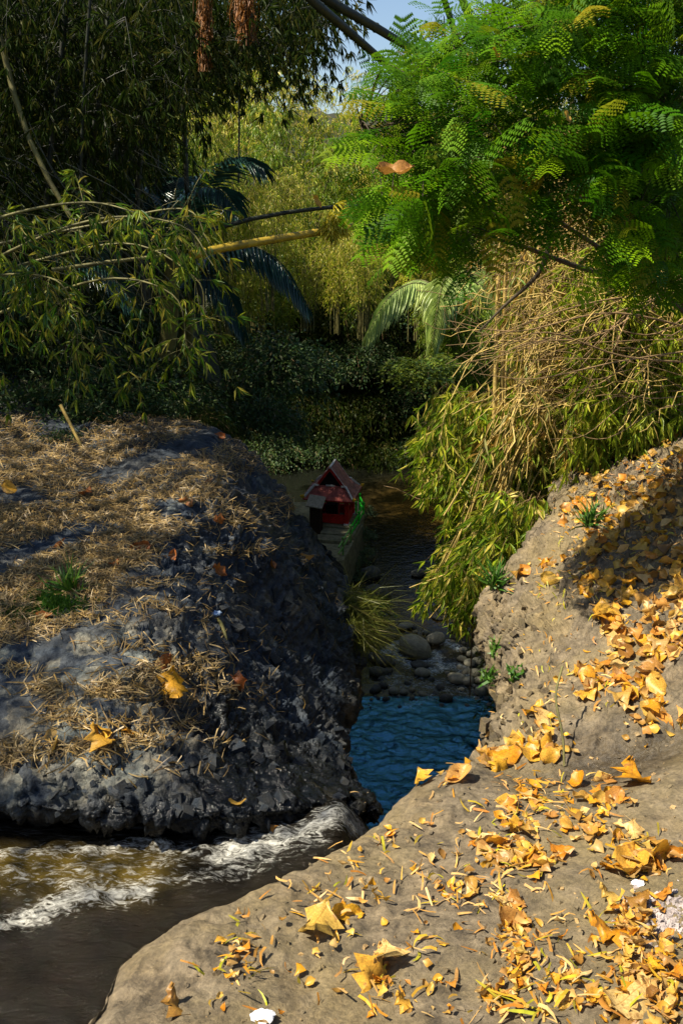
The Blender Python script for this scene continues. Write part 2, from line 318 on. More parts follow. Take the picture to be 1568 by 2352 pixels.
def scatter(parent, protos, T, mat_o, mat_s, n_ind=300, name='leaf', sname='foliage', fine=None):
    """the n_ind that show largest become leaf parts, the rest one joined part"""
    X, Y, dep = proj(T[:, :3, 3] + T[:, :3, 1] * .5); size = np.linalg.norm(T[:, :3, 1], axis=1) / np.maximum(dep, .1)
    vis = (X > 0) & (X < 1568) & (Y > 0) & (Y < 2352) & (dep > 0)
    order = np.argsort(-(size * vis)); pick = order[:n_ind]; rest = order[n_ind:]
    fp = fine or protos; mes = []
    for v, f in fp:
        me = mesh(name, v, f, {'rnd': np.full(len(v), .5), 'cell': np.full(len(v), .2 + .6 * random.random())}, name != 'stone'); me.materials.append(mat_o); mes.append(me)
    for i in pick:
        if not vis[i]: continue
        o = bpy.data.objects.new(name, random.choice(mes)); COL.objects.link(o); o.parent = parent; o.matrix_local = Matrix(T[i].tolist())
    if len(rest): stuff(sname, protos, T[rest], mat_s, parent)

# ------------------------------------------------------------------ terrain
class RBF:
    def __init__(s, P):
        P = np.array(P); s.xy = P[:, :2]; n = len(P); d = s._phi(s.xy[:, None] - s.xy[None]) + np.eye(n) * 0.002
        A = np.zeros((n + 3, n + 3)); A[:n, :n] = d; A[:n, n] = 1; A[:n, n + 1:] = s.xy; A[n, :n] = 1; A[n + 1:, :n] = s.xy.T
        s.w = np.linalg.solve(A, np.r_[P[:, 2], 0, 0, 0])
    def _phi(s, d): r2 = (d ** 2).sum(-1) + 1e-9; return 0.5 * r2 * np.log(r2)
    def __call__(s, xy): 
        out = s.w[-3] + xy @ s.w[-2:]
        for k in range(len(s.xy)): out = out + s.w[k] * s._phi(xy - s.xy[k])
        return out
def star_rock(name, rim, ctrl, cen, nphi, nrad, nwall, wallf, dispf, mat, wet_shadef):
    rim = np.array(rim); cen = np.array(cen); surf = RBF(np.vstack([rim, ctrl]))
    d = rim[:, :2] - cen; a = np.unwrap(np.arctan2(d[:, 1], d[:, 0])); 
    if a[-1] < a[0]: a = a[::-1]; rim = rim[::-1]; d = d[::-1]
    r = np.linalg.norm(d, axis=1)
    aa = np.linspace(a[0], a[0] + 2 * np.pi, 6000, endpoint=False)
    ax = np.r_[a, a[0] + 2 * np.pi]; rr = np.interp(aa, ax, np.r_[r, r[0]])
    k = np.hanning(61); k /= k.sum(); rr = np.convolve(np.r_[rr[-30:], rr, rr[:30]], k, 'valid')
    x = cen[0] + np.cos(aa) * rr; y = cen[1] + np.sin(aa) * rr
    z = surf(np.stack([x, y], 1)); X, Y, dep = proj(np.stack([x, y, z], 1))
    ds = np.hypot(np.gradient(x), np.gradient(y)); vis = (X > -400) & (X < 1968) & (Y < 2900) & (dep > 0.5)
    wgt = ds / np.maximum(np.hypot(x, y), 1.5) * np.where(vis, 1, .12) + 1e-5; cw = np.cumsum(wgt); cw /= cw[-1]
    idx = np.interp(np.linspace(0, 1, nphi, endpoint=False), cw, np.arange(6000))
    A = np.interp(idx, np.arange(6000), aa); Rr = np.interp(idx, np.arange(6000), rr)
    u = np.linspace(0, 1, nrad) ** 0.8
    gx = cen[0] + np.cos(A)[:, None] * Rr[:, None] * u[None]; gy = cen[1] + np.sin(A)[:, None] * Rr[:, None] * u[None]
    gz = surf(np.stack([gx.ravel(), gy.ravel()], 1)).reshape(gx.shape)
    # rounded brow
    edge = (1 - u[None]) * Rr[:, None]; gz = gz - 0.10 * np.exp(-(edge / 0.10))
    t = (np.arange(1, nwall + 1) / nwall); zr = gz[:, -1:]
    dz, out = wallf(A, t, Rr, gx[:, -1], gy[:, -1])
    wx = cen[0] + np.cos(A)[:, None] * (Rr[:, None] + out); wy = cen[1] + np.sin(A)[:, None] * (Rr[:, None] + out); wz = zr - dz
    G = np.stack([np.hstack([gx, wx]), np.hstack([gy, wy]), np.hstack([gz, wz])], -1)
    dphi = np.roll(G, -1, 0) - np.roll(G, 1, 0); dr = np.gradient(G, axis=1); nrm = np.cross(dr, dphi); nrm /= np.linalg.norm(nrm, axis=2)[..., None] + 1e-9
    nrm[:, 0] = (0, 0, 1)
    m = G.shape[1]; P = G.reshape(-1, 3); Nn = nrm.reshape(-1, 3)
    fade = np.tile(sstep(0, .05, np.arange(m) / m), nphi)
    P2 = P + Nn * (dispf(P, Nn) * fade)[:, None]
    i = np.arange(nphi)[:, None] * m; i2 = ((np.arange(nphi) + 1) % nphi)[:, None] * m; j = np.arange(m - 1)[None]
    F = np.stack([i + j, i + j + 1, i2 + j + 1, i2 + j], -1).reshape(-1, 4)
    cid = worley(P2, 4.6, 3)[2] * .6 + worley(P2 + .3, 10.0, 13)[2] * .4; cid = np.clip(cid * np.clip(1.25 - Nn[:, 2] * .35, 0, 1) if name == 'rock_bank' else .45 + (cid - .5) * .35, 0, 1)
    if name == 'rock_bank': cid = np.clip(cid + .42 * (cid > .36) * sstep(5.6, 4.9, P2[:, 1] + .3 * fbm(P2, 1.5, 2, 3)) * sstep(-1.95, -1.8, P2[:, 2]), 0, 1)  # tan stone colour boosted along the front brow to paint in its sunlight
    me = mesh(name, P2, F, {'wet': wet_shadef(P2), 'cell': cid}); o = link(name, me, None, mat); o['kind'] = 'structure'
    tri = np.vstack([F[:, [0, 1, 2]], F[:, [0, 2, 3]]])
    return o, BVHTree.FromPolygons(P2.tolist(), tri.tolist())
def zz(lst): return np.array([atz(float(a), float(b), c) for a, b, c in lst])

STREAM_Z = -2.2
rimL = np.vstack([[(-9, 3.6, -1.4), (-5.0, 3.9, -1.6)], zz([(-300, 1800, -1.75), (0, 1815, -1.75), (200, 1835, -1.8), (400, 1850, -1.85), (560, 1850, -1.9), (700, 1830, -2.0), (800, 1815, -2.15), (880, 1838, -2.35),
    (805, 1775, -2.7), (778, 1700, -3.0), (788, 1600, -3.3), (815, 1510, -3.6), (838, 1400, -3.7), (800, 1295, -3.4), (735, 1235, -2.9), (690, 1185, -2.4), (650, 1115, -2.05), (600, 1045, -1.8), (520, 985, -1.6), (400, 955, -1.4)]),
    [(-5, 13.5, -1.3), (-9, 14, -1.0), (-12, 9, -.8), (-12, 5, -1.0)]])
ctlL = np.vstack([zz([(0, 1700, -1.6), (300, 1730, -1.7), (300, 1600, -1.55), (100, 1550, -1.45), (200, 1400, -1.42), (0, 1300, -1.3), (300, 1250, -1.42), (430, 1330, -1.6), (480, 1480, -1.85), (600, 1230, -1.7),
    (620, 1380, -2.35), (700, 1500, -3.0), (700, 1640, -2.75), (500, 1640, -2.05), (560, 1740, -2.1), (300, 1100, -1.3), (500, 1080, -1.45), (0, 1120, -1.2), (760, 1400, -3.2), (760, 1600, -3.1), (560, 1550, -2.25), (400, 1500, -1.65)]),
    [(-6, 8, -1.0), (-8, 11, -.8)]])
def noise_rough(P, N, roughmask, amp):
    Q = P + 0.045 * np.stack([fbm(P, 4.5, 3, 5), fbm(P, 4.5, 3, 6), fbm(P, 4.5, 3, 7)], 1)
    Q = Q * np.array([1, 1, .8])
    f1, f2, idv, fc = worley(Q, 4.6, 3); g1, g2, idg, gc = worley(Q + .3, 10.0, 13); k1, k2, idk, kc = worley(Q + .7, 21.0, 23)
    chunk = (sstep(0, .05, f2 - f1) * .25 + .6 * idv + 1.05 * fc - .5) * 0.066 + (sstep(0, .07, g2 - g1) * .3 + .6 * idg + .9 * gc - .45) * 0.040 + (sstep(0, .1, k2 - k1) * .3 + kc * 1.2 + .4 * idk - .3) * .013
    return chunk * roughmask * amp
def dispL(P, N):
    rm = sstep(0.985, 0.80, N[:, 2] + 0.12 * fbm(P, 1.2, 2, 21)) 
    rm = np.clip(np.maximum(rm, 0.06 + .30 * sstep(.15, .5, fbm(P, 1.1, 3, 44))), 0, 1)
    return 0.06 * fbm(P, .9, 3, 1) + 0.035 * fbm(P, 3.5, 4, 2) + noise_rough(P, N, rm, 1.0) - .05 * rm * sstep(5, 8, P[:, 1]) + 0.008 * fbm(P, 22, 3, 9) + .02*np.abs(fbm(P,6,2,77))
def wallL(A, t, R, x, y):
    H = 11.5; dz = H * t ** 2.3
    front = sstep(5.2, 4.6, y)[:, None]
    out = -0.50 * sstep(0.10, .40, dz) * front - 0.65 * sstep(.05, 1.3, dz) * (1 - front) - .4 * front * sstep(1.0, 2.0, dz)
    return dz + 0 * R[:, None], out
def wet_shadeL(P): return sstep(-1.78, -1.93, P[:, 2] + .05 * fbm(P, 2, 2, 3)) * sstep(6.0, 5.0, P[:, 1])  # wet band above the stream, darkened further to hold the undercut's shade
rockL, bvL = star_rock('rock_bank', rimL, ctlL, (-1.9, 7.4), 760, 250, 70, wallL, dispL, M['rockL'], wet_shadeL)

rimR = np.vstack([[(-2.4, -3, 0.0), (-1.9, -.5, -.1)], zz([(20, 2460, -.25), (110, 2360, -.3), (200, 2262, -.36), (285, 2135, -.45), (400, 2068, -.52), (560, 2028, -.6), (620, 1975, -.66), (700, 1945, -.72), (785, 1905, -.78), (868, 1855, -.84),
    (905, 1808, -.88), (1000, 1763, -.92), (1100, 1722, -.98), (1140, 1655, -1.05), (1172, 1570, -1.15), (1162, 1490, -1.35), (1105, 1410, -1.55), (1100, 1345, -1.5), (1140, 1300, -1.4), (1205, 1240, -1.3), (1262, 1150, -1.25), (1300, 1062, -1.2)]),
    [(3.3, 11, -1.2), (5, 13.5, -.6), (10, 13.5, .1), (12, 6, .3), (9, -4, .5), (3, -6, .1)]])
ctlR = np.vstack([zz([(1400, 1250, -1.0), (1560, 1120, -.62), (1560, 1020, -.50), (1640, 1060, -.42), (1560, 1480, -.7), (1350, 1480, -.95), (1220, 1420, -1.1), (1300, 1640, -.92), (1450, 1700, -.78), (1250, 1850, -.84), (1400, 2000, -.6), (1000, 2000, -.7), (780, 2200, -.5),
    (1200, 2250, -.42), (1500, 2300, -.33), (1560, 1850, -.62), (400, 2250, -.42), (1180, 1790, -.98), (1060, 1840, -.84), (1400, 1050, -.98), (1200, 1600, -1.0)]), [(0, 0, 0), (2, 0, .05), (6, 3, -.1), (6, 8, -.4), (0, -3, 0)]])
def dispR(P, N):
    rm = sstep(0.97, 0.75, N[:, 2] + 0.1 * fbm(P, 1.2, 2, 21)) * sstep(2.9, 3.6, P[:, 1]); hollow = np.exp(-((P[:, 0] - 1.35) ** 2 / .22 + (P[:, 1] - 3.15) ** 2 / .05))
    far = sstep(3.0, 4.4, P[:, 1])
    lump = np.exp(-((P[:, 0] - 2.6) ** 2 / .35 + (P[:, 1] - 3.3) ** 2 / .25)) * .16
    return (0.025 + .02 * far) * fbm(P, 1.3, 3, 31) + (0.008 + .022 * far) * fbm(P, 5, 4, 2) + noise_rough(P, N, np.clip(rm + .40 * far, 0, 1), .8) + 0.006 * fbm(P, 26, 3, 9) - .012 * sstep(.35, .75, fbm(P, 7, 3, 91)) - .010 * sstep(.06, .0, np.abs(fbm(P, 1.6, 4, 92))) - .10 * hollow + lump
def wallR(A, t, R, x, y):
    dz = 12.0 * t ** 2.6 + 0 * R[:, None]; out = -0.55 * sstep(.05, .9, dz) - .6 * sstep(.8, 4, dz); return dz, out
rockR, bvR = star_rock('rock_platform', rimR, ctlR, (2.5, 3.3), 760, 290, 50, wallR, dispR, M['rockR'],
    lambda P: np.maximum(sstep(-1.9, -2.1, P[:, 2]) * sstep(5, 4, P[:, 1]), .75 * np.exp(-((P[:, 0] - 1.35) ** 2 / .2 + (P[:, 1] - 3.15) ** 2 / .06))))

# gorge, hills and ground to the horizon: one sheet
def warp_axis(lo, hi, c0, c1, step, n):
    a = np.arange(c0, c1, step); t = np.linspace(0, 1, n + 1)[1:]; 
    return np.r_[(c0 - (c0 - lo) * t ** 2.5)[::-1], a, c1 + (hi - c1) * t ** 2.5]
gxv = warp_axis(-400, 400, -14, 18, .22, 26); gyv = warp_axis(-300, 600, 2, 54, .25, 26)
GX, GY = np.meshgrid(gxv, gyv, indexing='ij')
XL = lambda y: np.interp(y, [0, 12, 16, 22, 24, 25.5, 31.5, 33, 38, 60], [0.2, 0.0, -1.3, -1.6, -2.4, -3.2, -3.6, -9, -12, -14])
XR = lambda y: np.interp(y, [0, 8, 14, 17, 21, 26, 32, 36, 40, 60], [1.6, 2.6, 3.6, 4.1, 4.3, 4.5, 5.2, 5.9, 6.5, 7])
def gfun(x, y):
    P = np.stack([x, y, 0 * x], 1); nz = fbm(P, .35, 3, 50)
    dl = XL(y) - x + nz * .3; dr = x - XR(y) + nz * .3; de = y - 40.5 + nz * .8
    wl = sstep(0, 2.4, dl) * 10.8 + np.clip(dl - 2.5, 0, 40) * .12 + np.clip(y - 20, 0, 60) * .12 * sstep(0, 3, dl)
    wr = sstep(-.2, 4.5, dr) * 10.6 + np.clip(dr - 4, 0, 40) * .25
    we = sstep(0, 5, de) * 7 + np.clip(de - 3, 0, 40) * .35
    z = -12.7 + np.maximum(np.maximum(wl * (x < (XL(y) + XR(y)) / 2 + .5), wr), np.maximum(we, 0))
    near = (y < 13) & (x < 0) ; z = np.where(near, np.minimum(z, -2.6), z); near = (y < 13.2) & (x > 1); z = np.where(near, np.minimum(z, -2.2), z)
    z = np.where((y < 12.2) & (y > -2) & (x > -8) & (x < 8), -12.7, z)
    z = np.where(y < 2, np.minimum(z, -2.6), z)
    return z + .25 * fbm(P, .8, 4, 60) * (z > -12.6)
GZ = gfun(GX.ravel(), GY.ravel())
ni, nj = GX.shape; i = np.arange(ni - 1)[:, None] * nj; j = np.arange(nj - 1)[None]
Fg = np.stack([i + j, i + nj + j, i + nj + j + 1, i + j + 1], -1).reshape(-1, 4); Vg = np.stack([GX.ravel(), GY.ravel(), GZ], 1)
ground = link('ground', mesh('ground', Vg, Fg, {'wet': np.zeros(len(Vg)), 'cell': np.full(len(Vg), .5)}), None, M['soil']); ground['kind'] = 'structure'
def gz(x, y): return float(gfun(np.array([float(x)]), np.array([float(y)]))[0])
def down(bv, x, y):
    h = bv.ray_cast(Vector((x, y, 6)), Vector((0, 0, -1))); return (h[0], h[1]) if h[0] else (None, None)
def hitpx(X, Y):
    d = Vector(ray(X, Y)).normalized(); best = None
    for bv in (bvL, bvR):
        h = bv.ray_cast(Vector(EYE), d)
        if h[0] and (best is None or h[3] < best[2]): best = (h[0], h[1], h[3])
    return best

def chunkp(seed):
    r = np.random.default_rng(seed); V = np.array([[a, b, c] for a in (-.5, .5) for b in (-.5, .5) for c in (-.5, .5)]) * r.uniform(.45, 1.15, (8, 3)) * np.array([1.1, .8, .55])
    return V, np.array([[0, 1, 3], [0, 3, 2], [4, 6, 7], [4, 7, 5], [0, 4, 5], [0, 5, 1], [2, 3, 7], [2, 7, 6], [0, 2, 6], [0, 6, 4], [1, 5, 7], [1, 7, 3]])
CH = [chunkp(k) for k in range(6)]
pp = []
while len(pp) < 230:
    X = rg.uniform(120, 860); Y = rg.uniform(1220, 1870)
    if X < np.interp(Y, [1220, 1350, 1500, 1650, 1720, 1870], [640, 470, 520, 620, 300, -50]) + rg.normal() * 50: continue
    h = hitpx(X, Y)
    if not h or h[0][0] > .8 or h[0][1] < 3.9: continue
    sz = .03 + .11 * rg.random() ** 2.2; pp.append(frames((np.array(h[0]) - np.array(h[1]) * sz * .15)[None], rnd_dirs(1), rnd_dirs(1), sz, sz)[0])
scatter(rockL, CH, np.array(pp), M['rockL'], M['rockL'], 280, 'stone', 'loose_stones')
pp = []
for k in range(500):
    X = rg.uniform(1090, 1400); Y = rg.uniform(1290, 1720); h = hitpx(X, Y)
    if X > 1130 + 160 * rg.random() ** 2 or not h or h[0][0] < .3: continue
    sz = .02 + .06 * rg.random() ** 2.2; pp.append(frames(np.array(h[0])[None], rnd_dirs(1), rnd_dirs(1), sz, sz)[0])
scatter(rockR, CH, np.array(pp), M['rockR'], M['rockR'], 120, 'stone', 'loose_stones')
pp = []
for k in range(2600):
    Y = rg.uniform(1060, 2352); X = rg.uniform(100, 1568); h = hitpx(X, Y)
    if not h or h[0][0] < -1.8 or (Y > 1900 and rg.random() < .5) or h[0][0] * 4 + 3.5 < h[0][1] and h[0][0] < 0: continue
    sz = .005 + .022 * rg.random() ** 2.5; pp.append(frames(np.array(h[0])[None], rnd_dirs(1), rnd_dirs(1), sz, sz)[0])
stuff('gravel', CH, np.array(pp), M['rockR'], rockR)
# ------------------------------------------------------------------ water
def watermat(name, deep, foamc, sx, sy, sc, bstr, refl, rough, tintc=None):
    m, nt, out = newmat(name); tc = nn(nt, 'ShaderNodeTexCoord').outputs['Object']
    mp = nn(nt, 'ShaderNodeMapping'); mp.inputs['Scale'].default_value = (sx, sy, 1); nt.links.new(tc, mp.inputs[0])
    at = nn(nt, 'ShaderNodeAttribute', attribute_name='foam').outputs['Fac']
    tint = nn(nt, 'ShaderNodeAttribute', attribute_name='tint').outputs['Fac']
    n1 = noise(nt, mp.outputs[0], sc, 4, .55, .6)
    fn = noise(nt, mp.outputs[0], sc * 3.2, 6, .7, 1.2)
    f = math_(nt, 'ADD', math_(nt, 'MULTIPLY', at, .75), math_(nt, 'SUBTRACT', math_(nt, 'MULTIPLY', fn, 2.3), 1.62))
    fm = ramp(nt, [(0.0, (0, 0, 0)), (.6, (1, 1, 1))], f)
    body = mixc(nt, tint, deep[0], deep[1])
    b = nn(nt, 'ShaderNodeBsdfPrincipled'); nt.links.new(mixc(nt, fm, body, foamc), b.inputs['Base Color'])
    nt.links.new(ramp(nt, [(0, (rough,) * 3), (1, (.5,) * 3)], fm), b.inputs['Roughness'])
    b.inputs['IOR'].default_value = refl
    if tintc: b.inputs['Specular Tint'].default_value = (*tintc, 1)
    bp = nn(nt, 'ShaderNodeBump'); bp.inputs['Strength'].default_value = 1.0; bp.inputs['Distance'].default_value = bstr
    nt.links.new(math_(nt, 'ADD', n1, math_(nt, 'MULTIPLY', fn, .25)), bp.inputs['Height']); nt.links.new(bp.outputs[0], b.inputs['Normal'])
    nt.links.new(b.outputs[0], out.inputs[0]); return m
M['river'] = watermat('river_water', ((0.004, 0.006, 0.006), (0.13, 0.085, 0.018)), (.45, .55, .62), 1.0, 1.6, 3.2, .06, 4.0, .03, (.20, .66, 1.0))
M['river_up'] = watermat('river_water_upstream', ((0.006, 0.007, 0.005), (0.085, 0.052, 0.010)), (.45, .55, .62), 1.0, 1.8, 2.4, .02, 1.6, .03)
M['stream'] = watermat('stream_water', ((0.010, 0.008, 0.005), (0.075, 0.052, 0.009)), (.50, .50, .46), 0.8, 2.6, 5.0, .05, 1.27, .06)
def polyd(P, line):
    d = np.full(len(P), 99.0)
    for a, b in zip(line[:-1], line[1:]):
        ab = b - a; t = np.clip(((P - a) @ ab) / (ab @ ab), 0, 1); d = np.minimum(d, np.linalg.norm(P - a - t[:, None] * ab, axis=1))
    return d
def fl(lst, z): return np.array([atz(float(a), float(b), z)[:2] for a, b in lst])
def grid(x0, x1, y0, y1, nx, ny):
    X, Y = np.meshgrid(np.linspace(x0, x1, nx), np.linspace(y0, y1, ny), indexing='ij')
    i = np.arange(nx - 1)[:, None] * ny; j = np.arange(ny - 1)[None]
    return X.ravel(), Y.ravel(), np.stack([i + j, i + ny + j, i + ny + j + 1, i + j + 1], -1).reshape(-1, 4)
# upper stream
x, y, F = grid(-7, .35, 1.6, 5.4, 340, 200); P2 = np.stack([x, y], 1); P3 = np.stack([x, y, 0 * x], 1)
foam = np.zeros(len(x)); 
for line, wd, amp in ((fl([(-300, 1990), (0, 1985), (180, 1965), (330, 1945), (480, 1960), (600, 1960)], STREAM_Z), .10, .85), (fl([(-300, 2200), (0, 2140), (100, 2105), (200, 2075), (330, 2060)], STREAM_Z), .10, 1.05),
        (fl([(510, 1965), (600, 1945), (700, 1920), (780, 1885), (840, 1860)], STREAM_Z), .17, 1.05), (fl([(150, 2050), (300, 2040), (450, 2025), (620, 1985)], STREAM_Z), .08, .75), (fl([(-200, 2050), (100, 2030), (400, 1990)], STREAM_Z), .18, .65)):
    foam = np.maximum(foam, amp * np.exp(-(polyd(P2, line) / wd) ** 2))
tint = np.exp(-(polyd(P2, fl([(-200, 2040), (100, 2010), (330, 2010)], STREAM_Z)) / .19) ** 2)
warpx = P3 * np.array([1, 2.2, 1])
z = STREAM_Z + .04 * fbm(warpx, 1.6, 4, 70) + .03 * foam + .03 * fbm(warpx, 7, 3, 71) * (.3 + foam) - .5 * sstep(-.05, .35, x) - .12 * sstep(2.9, 2.4, y) + .10 * sstep(-1.0, -3, x) - 1.6 * sstep(4.45, 4.8, y + .05 * fbm(P3, 3, 2, 8))
st = link('stream_water', mesh('stream_water', np.stack([x, y, z], 1), F, {'foam': foam, 'tint': tint}), None, M['stream']); st['kind'] = 'structure'
# fall behind the platform edge into the pool
u, v, F = grid(2.8, 4.25, 0, 1, 60, 120); zf = -2.6 - 9.4 * v ** 1.6; xf = .32 + .9 * v ** .8
q = np.stack([u, zf * .3, xf], 1); wf = link('waterfall', mesh('waterfall', np.stack([xf + .1 * fbm(q, 3, 3, 4), u, zf], 1), F, {'foam': np.full(len(u), 1.7), 'tint': 0 * u}), None, M['stream']); wf['kind'] = 'structure'
# lower river: calm pool below the fall, then the rapids and the river beyond
RZ = -12.0
for nm, (x0, x1, y0, y1, nx, ny), mt in (('pool_water', (-2.5, 6.5, 8, 19.6, 200, 300), 'river'), ('river_water', (-12, 8, 19.6, 44, 160, 200), 'river_up')):
    x, y, F = grid(x0, x1, y0, y1, nx, ny); P2 = np.stack([x, y], 1); foam = np.zeros(len(x))
    for pts, wd, amp in (([(905, 1500), (940, 1530), (990, 1520)], .25, 1.0), ([(985, 1545), (1040, 1530), (1075, 1545)], .3, 1.0), ([(1010, 1470), (1050, 1490)], .3, 1.0), ([(900, 1560), (1000, 1580), (1090, 1600)], .8, .65), ([(940, 1620), (990, 1600)], .35, .8), ([(880, 1500), (915, 1480)], .3, 1.05), ([(1000, 1500), (1010, 1530)], .25, 1.0)):
        foam = np.maximum(foam, amp * np.exp(-(polyd(P2, fl(pts, RZ)) / wd) ** 2))
    tint = np.maximum(1.0 * np.exp(-(polyd(P2, fl([(980, 1150), (1020, 1190)], RZ)) / 2.2) ** 2), .6 * np.exp(-(polyd(P2, fl([(950, 1420), (1060, 1430)], RZ)) / 1.6) ** 2))  # first patch paints sunlit golden water into the colour
    q3 = np.stack([x, y * 1.7, 0 * x], 1); z = RZ + (.042 * fbm(q3, 1.9, 3, 80) + .026 * fbm(q3, 4.2, 2, 81)) * sstep(21, 17.5, y) + .05 * foam
    rv = link(nm, mesh(nm, np.stack([x, y, z], 1), F, {'foam': foam, 'tint': tint}), None, M[mt]); rv['kind'] = 'structure'

# ------------------------------------------------------------------ boulders
def stone_mesh(seed, sub=3):
    import bmesh
    bm = bmesh.new(); bmesh.ops.create_icosphere(bm, subdivisions=sub, radius=.5); V = np.array([v.co[:] for v in bm.verts]); F = np.array([[v.index for v in f.verts] for f in bm.faces]); bm.free()
    s = 1 + .16 * fbm(V + seed * 7.3, 1.6, 2, seed) + .03 * fbm(V + seed, 7, 3, seed); V = V * s[:, None]
    return mesh('stone', V, F, {'wet': sstep(-.02, -.18, V[:, 2]) * .9, 'cell': np.full(len(V), .5 + .08 * (seed % 4))})
STM = [stone_mesh(k) for k in range(6)]
for m_ in STM: m_.materials.append(M['boulder'])
STW = [m_.copy() for m_ in STM]
for m_ in STW: m_.materials.clear(); m_.materials.append(M['wetstone'])
def stone(X, Y, wpx, asp, label, group=None, z=RZ, name='boulder', dark=False, flat=.75):
    """X,Y: middle of its water line; wpx: width in picture"""
    p = atz(float(X), float(Y), z); dep = proj(p)[2]; wd = wpx / 1568 * .8494 * dep
    o = bpy.data.objects.new(name, random.choice(STW if dark else STM)); COL.objects.link(o)
    o.location = (p[0], p[1] + wd * .3, z + wd * asp * .22); o.scale = (wd, wd * flat, wd * asp); o.rotation_euler = (random.uniform(-.15, .15), random.uniform(-.15, .15), random.uniform(-.5, .5))
    tag(o, label, 'rock', group)
stone(952, 1512, 78, .85, 'largest round grey boulder in the middle of the rapids, dark wet below')
stone(1000, 1480, 44, .75, 'smooth pale boulder just right of and behind the big round one')
stone(978, 1458, 18, .8, 'small stone wedged behind the pale boulder')
stone(930, 1446, 38, .45, 'flat brown stone with an orange leaf upstream of the big boulder')
stone(1005, 1425, 26, .4, 'low dark stone barely breaking the water upstream', dark=True)
stone(970, 1556, 34, .7, 'egg shaped grey stone below the right rapid')
stone(962, 1536, 40, .4, 'flat black wet stone with foam around it', dark=True)
stone(1050, 1572, 46, .6, 'mossy brown topped stone near the right shore')
stone(1104, 1600, 34, 1.0, 'upright pale brown stone against the right rock wall')
stone(904, 1596, 28, .8, 'round tan stone at the left of the row above the pool')
stone(926, 1596, 20, .9, 'small double stone next to the round tan one')
stone(946, 1590, 14, 1.0, 'little upright stone in the row above the pool')
stone(970, 1600, 20, .7, 'yellowish small stone at the right of the row above the pool')
stone(1024, 1612, 30, .7, 'black broken stone at the pool lip', dark=True)
stone(878, 1430, 34, .6, 'dark blue grey stone by the foot of the left wall', dark=True)
stone(866, 1380, 60, .75, 'big slate grey boulder under the terrace wall', dark=True)
stone(850, 1330, 46, .8, 'upper slate boulder under the terrace wall', dark=True)
stone(888, 1372, 18, .8, 'small round stone beside the slate boulders')
stone(1030, 1100, 62, .5, 'black wet boulder under the overhanging bamboo far up the river', dark=True)
stone(1048, 1108, 30, .6, 'tan stone beside the black wet boulder far up the river')
stone(1005, 1085, 30, .5, 'small dark stone far up the river', dark=True)
for X, Y, wp in ((1060, 1520, 22), (1078, 1532, 30), (1096, 1528, 28), (1070, 1550, 26), (1092, 1556, 30), (1112, 1548, 24), (1056, 1540, 20), (1075, 1575, 34), (1100, 1570, 26), (1120, 1585, 30), (1082, 1510, 26), (1100, 1500, 30), (1064, 1500, 22), (1120, 1515, 26), (1040, 1560, 24), (1060, 1590, 18)):
    stone(X, Y, wp, .75, 'grey rounded stone in the stony bank at the right of the rapids', 'stones of the right bank by the rapids', name='river_stone')
for X, Y, wp in ((880, 1530, 40), (868, 1555, 40), (890, 1548, 24), (880, 1580, 22), (862, 1590, 26), (900, 1530, 18), (885, 1610, 16), (862, 1520, 36), (935, 1575, 16), (945, 1610, 14), (990, 1565, 16), (1010, 1585, 20)):
    stone(X, Y, wp, .7, 'dark wet stone at the left side of the rapids', 'dark stones at the left of the rapids', name='river_stone', dark=True)
for X, Y, wp in ((1078, 1330, 20), (1068, 1355, 26), (1088, 1370, 22), (1060, 1385, 22), (1075, 1400, 26), (1095, 1345, 30), (1050, 1340, 18), (960, 1325, 34), (985, 1332, 26), (1100, 1440, 40), (1085, 1460, 34), (1090, 1420, 34)):
    stone(X, Y, wp, .6, 'dim stone at the water edge below the hanging bamboo', 'stones below the hanging bamboo', name='river_stone', dark=True)
pp = []
for k in range(210):
    X = rg.uniform(845, 1130); Y = rg.uniform(1440, 1625); q = atz(X, Y, RZ + .01); sz = .05 + .16 * rg.random() ** 2; pp.append(frames(q[None], rnd_dirs(1) * [1, 1, .2], np.array([[0, 0, 1.0]]), sz, sz)[0])
ico = (np.array([v.co[:] for v in stone_mesh(9, 2).vertices]) * [1, .8, .55], np.array([list(p.vertices) for p in stone_mesh(9, 2).polygons]))
tag(stuff('river_pebbles', [ico], np.array(pp), M['wetstone'], smooth=True), 'wet pebbles in the shallow rapids between the boulders', 'pebbles')

# ------------------------------------------------------------------ shrine terrace
TX = lambda X, Y, z: Vector(atz(float(X), float(Y), z))
def D2(cx, cy): return ((1150 + cx / 3.92) / 1.7417, (1800 + cy / 3.92) / 1.7417)     # point of the enlarged crop -> picture
def C3(cx, cy, z): a, b = D2(cx, cy); return TX(a, b, z)
ZT = -10.5
ter = empty('stone_terrace', (0, 0, 0)); tag(ter, 'mossy concrete terrace above the river that carries the red pavilion', 'terrace')
top = [C3(1180, 900, ZT), C3(1200, 1010, ZT), C3(1170, 1180, ZT), C3(1010, 1480, ZT), C3(880, 1720, ZT), C3(700, 1760, ZT)]
poly = [Vector((-2.9, 31.3, ZT)), Vector((.75, 31.4, ZT))] + top + [Vector((-2.9, 24.0, ZT))]
poly = [Vector((p.x, p.y, ZT)) for p in poly]
MB().prism(poly[::-1], (0, 0, -2.4)).build('slab', M['conc'], ter, .03)
yaw = -R_(12)
pc = C3(700, 1060, ZT + .12); pc = Vector((-.33, 28.9, ZT))
rot = Matrix.Rotation(yaw, 3, 'Z')
def tl(x, y, z): return pc + rot @ Vector((x, y, z))
m = MB(); m.box(tl(.1, -.25, .10), (2.0, 2.1, .20), yaw); m.build('plinth', M['conc'], ter, .02)
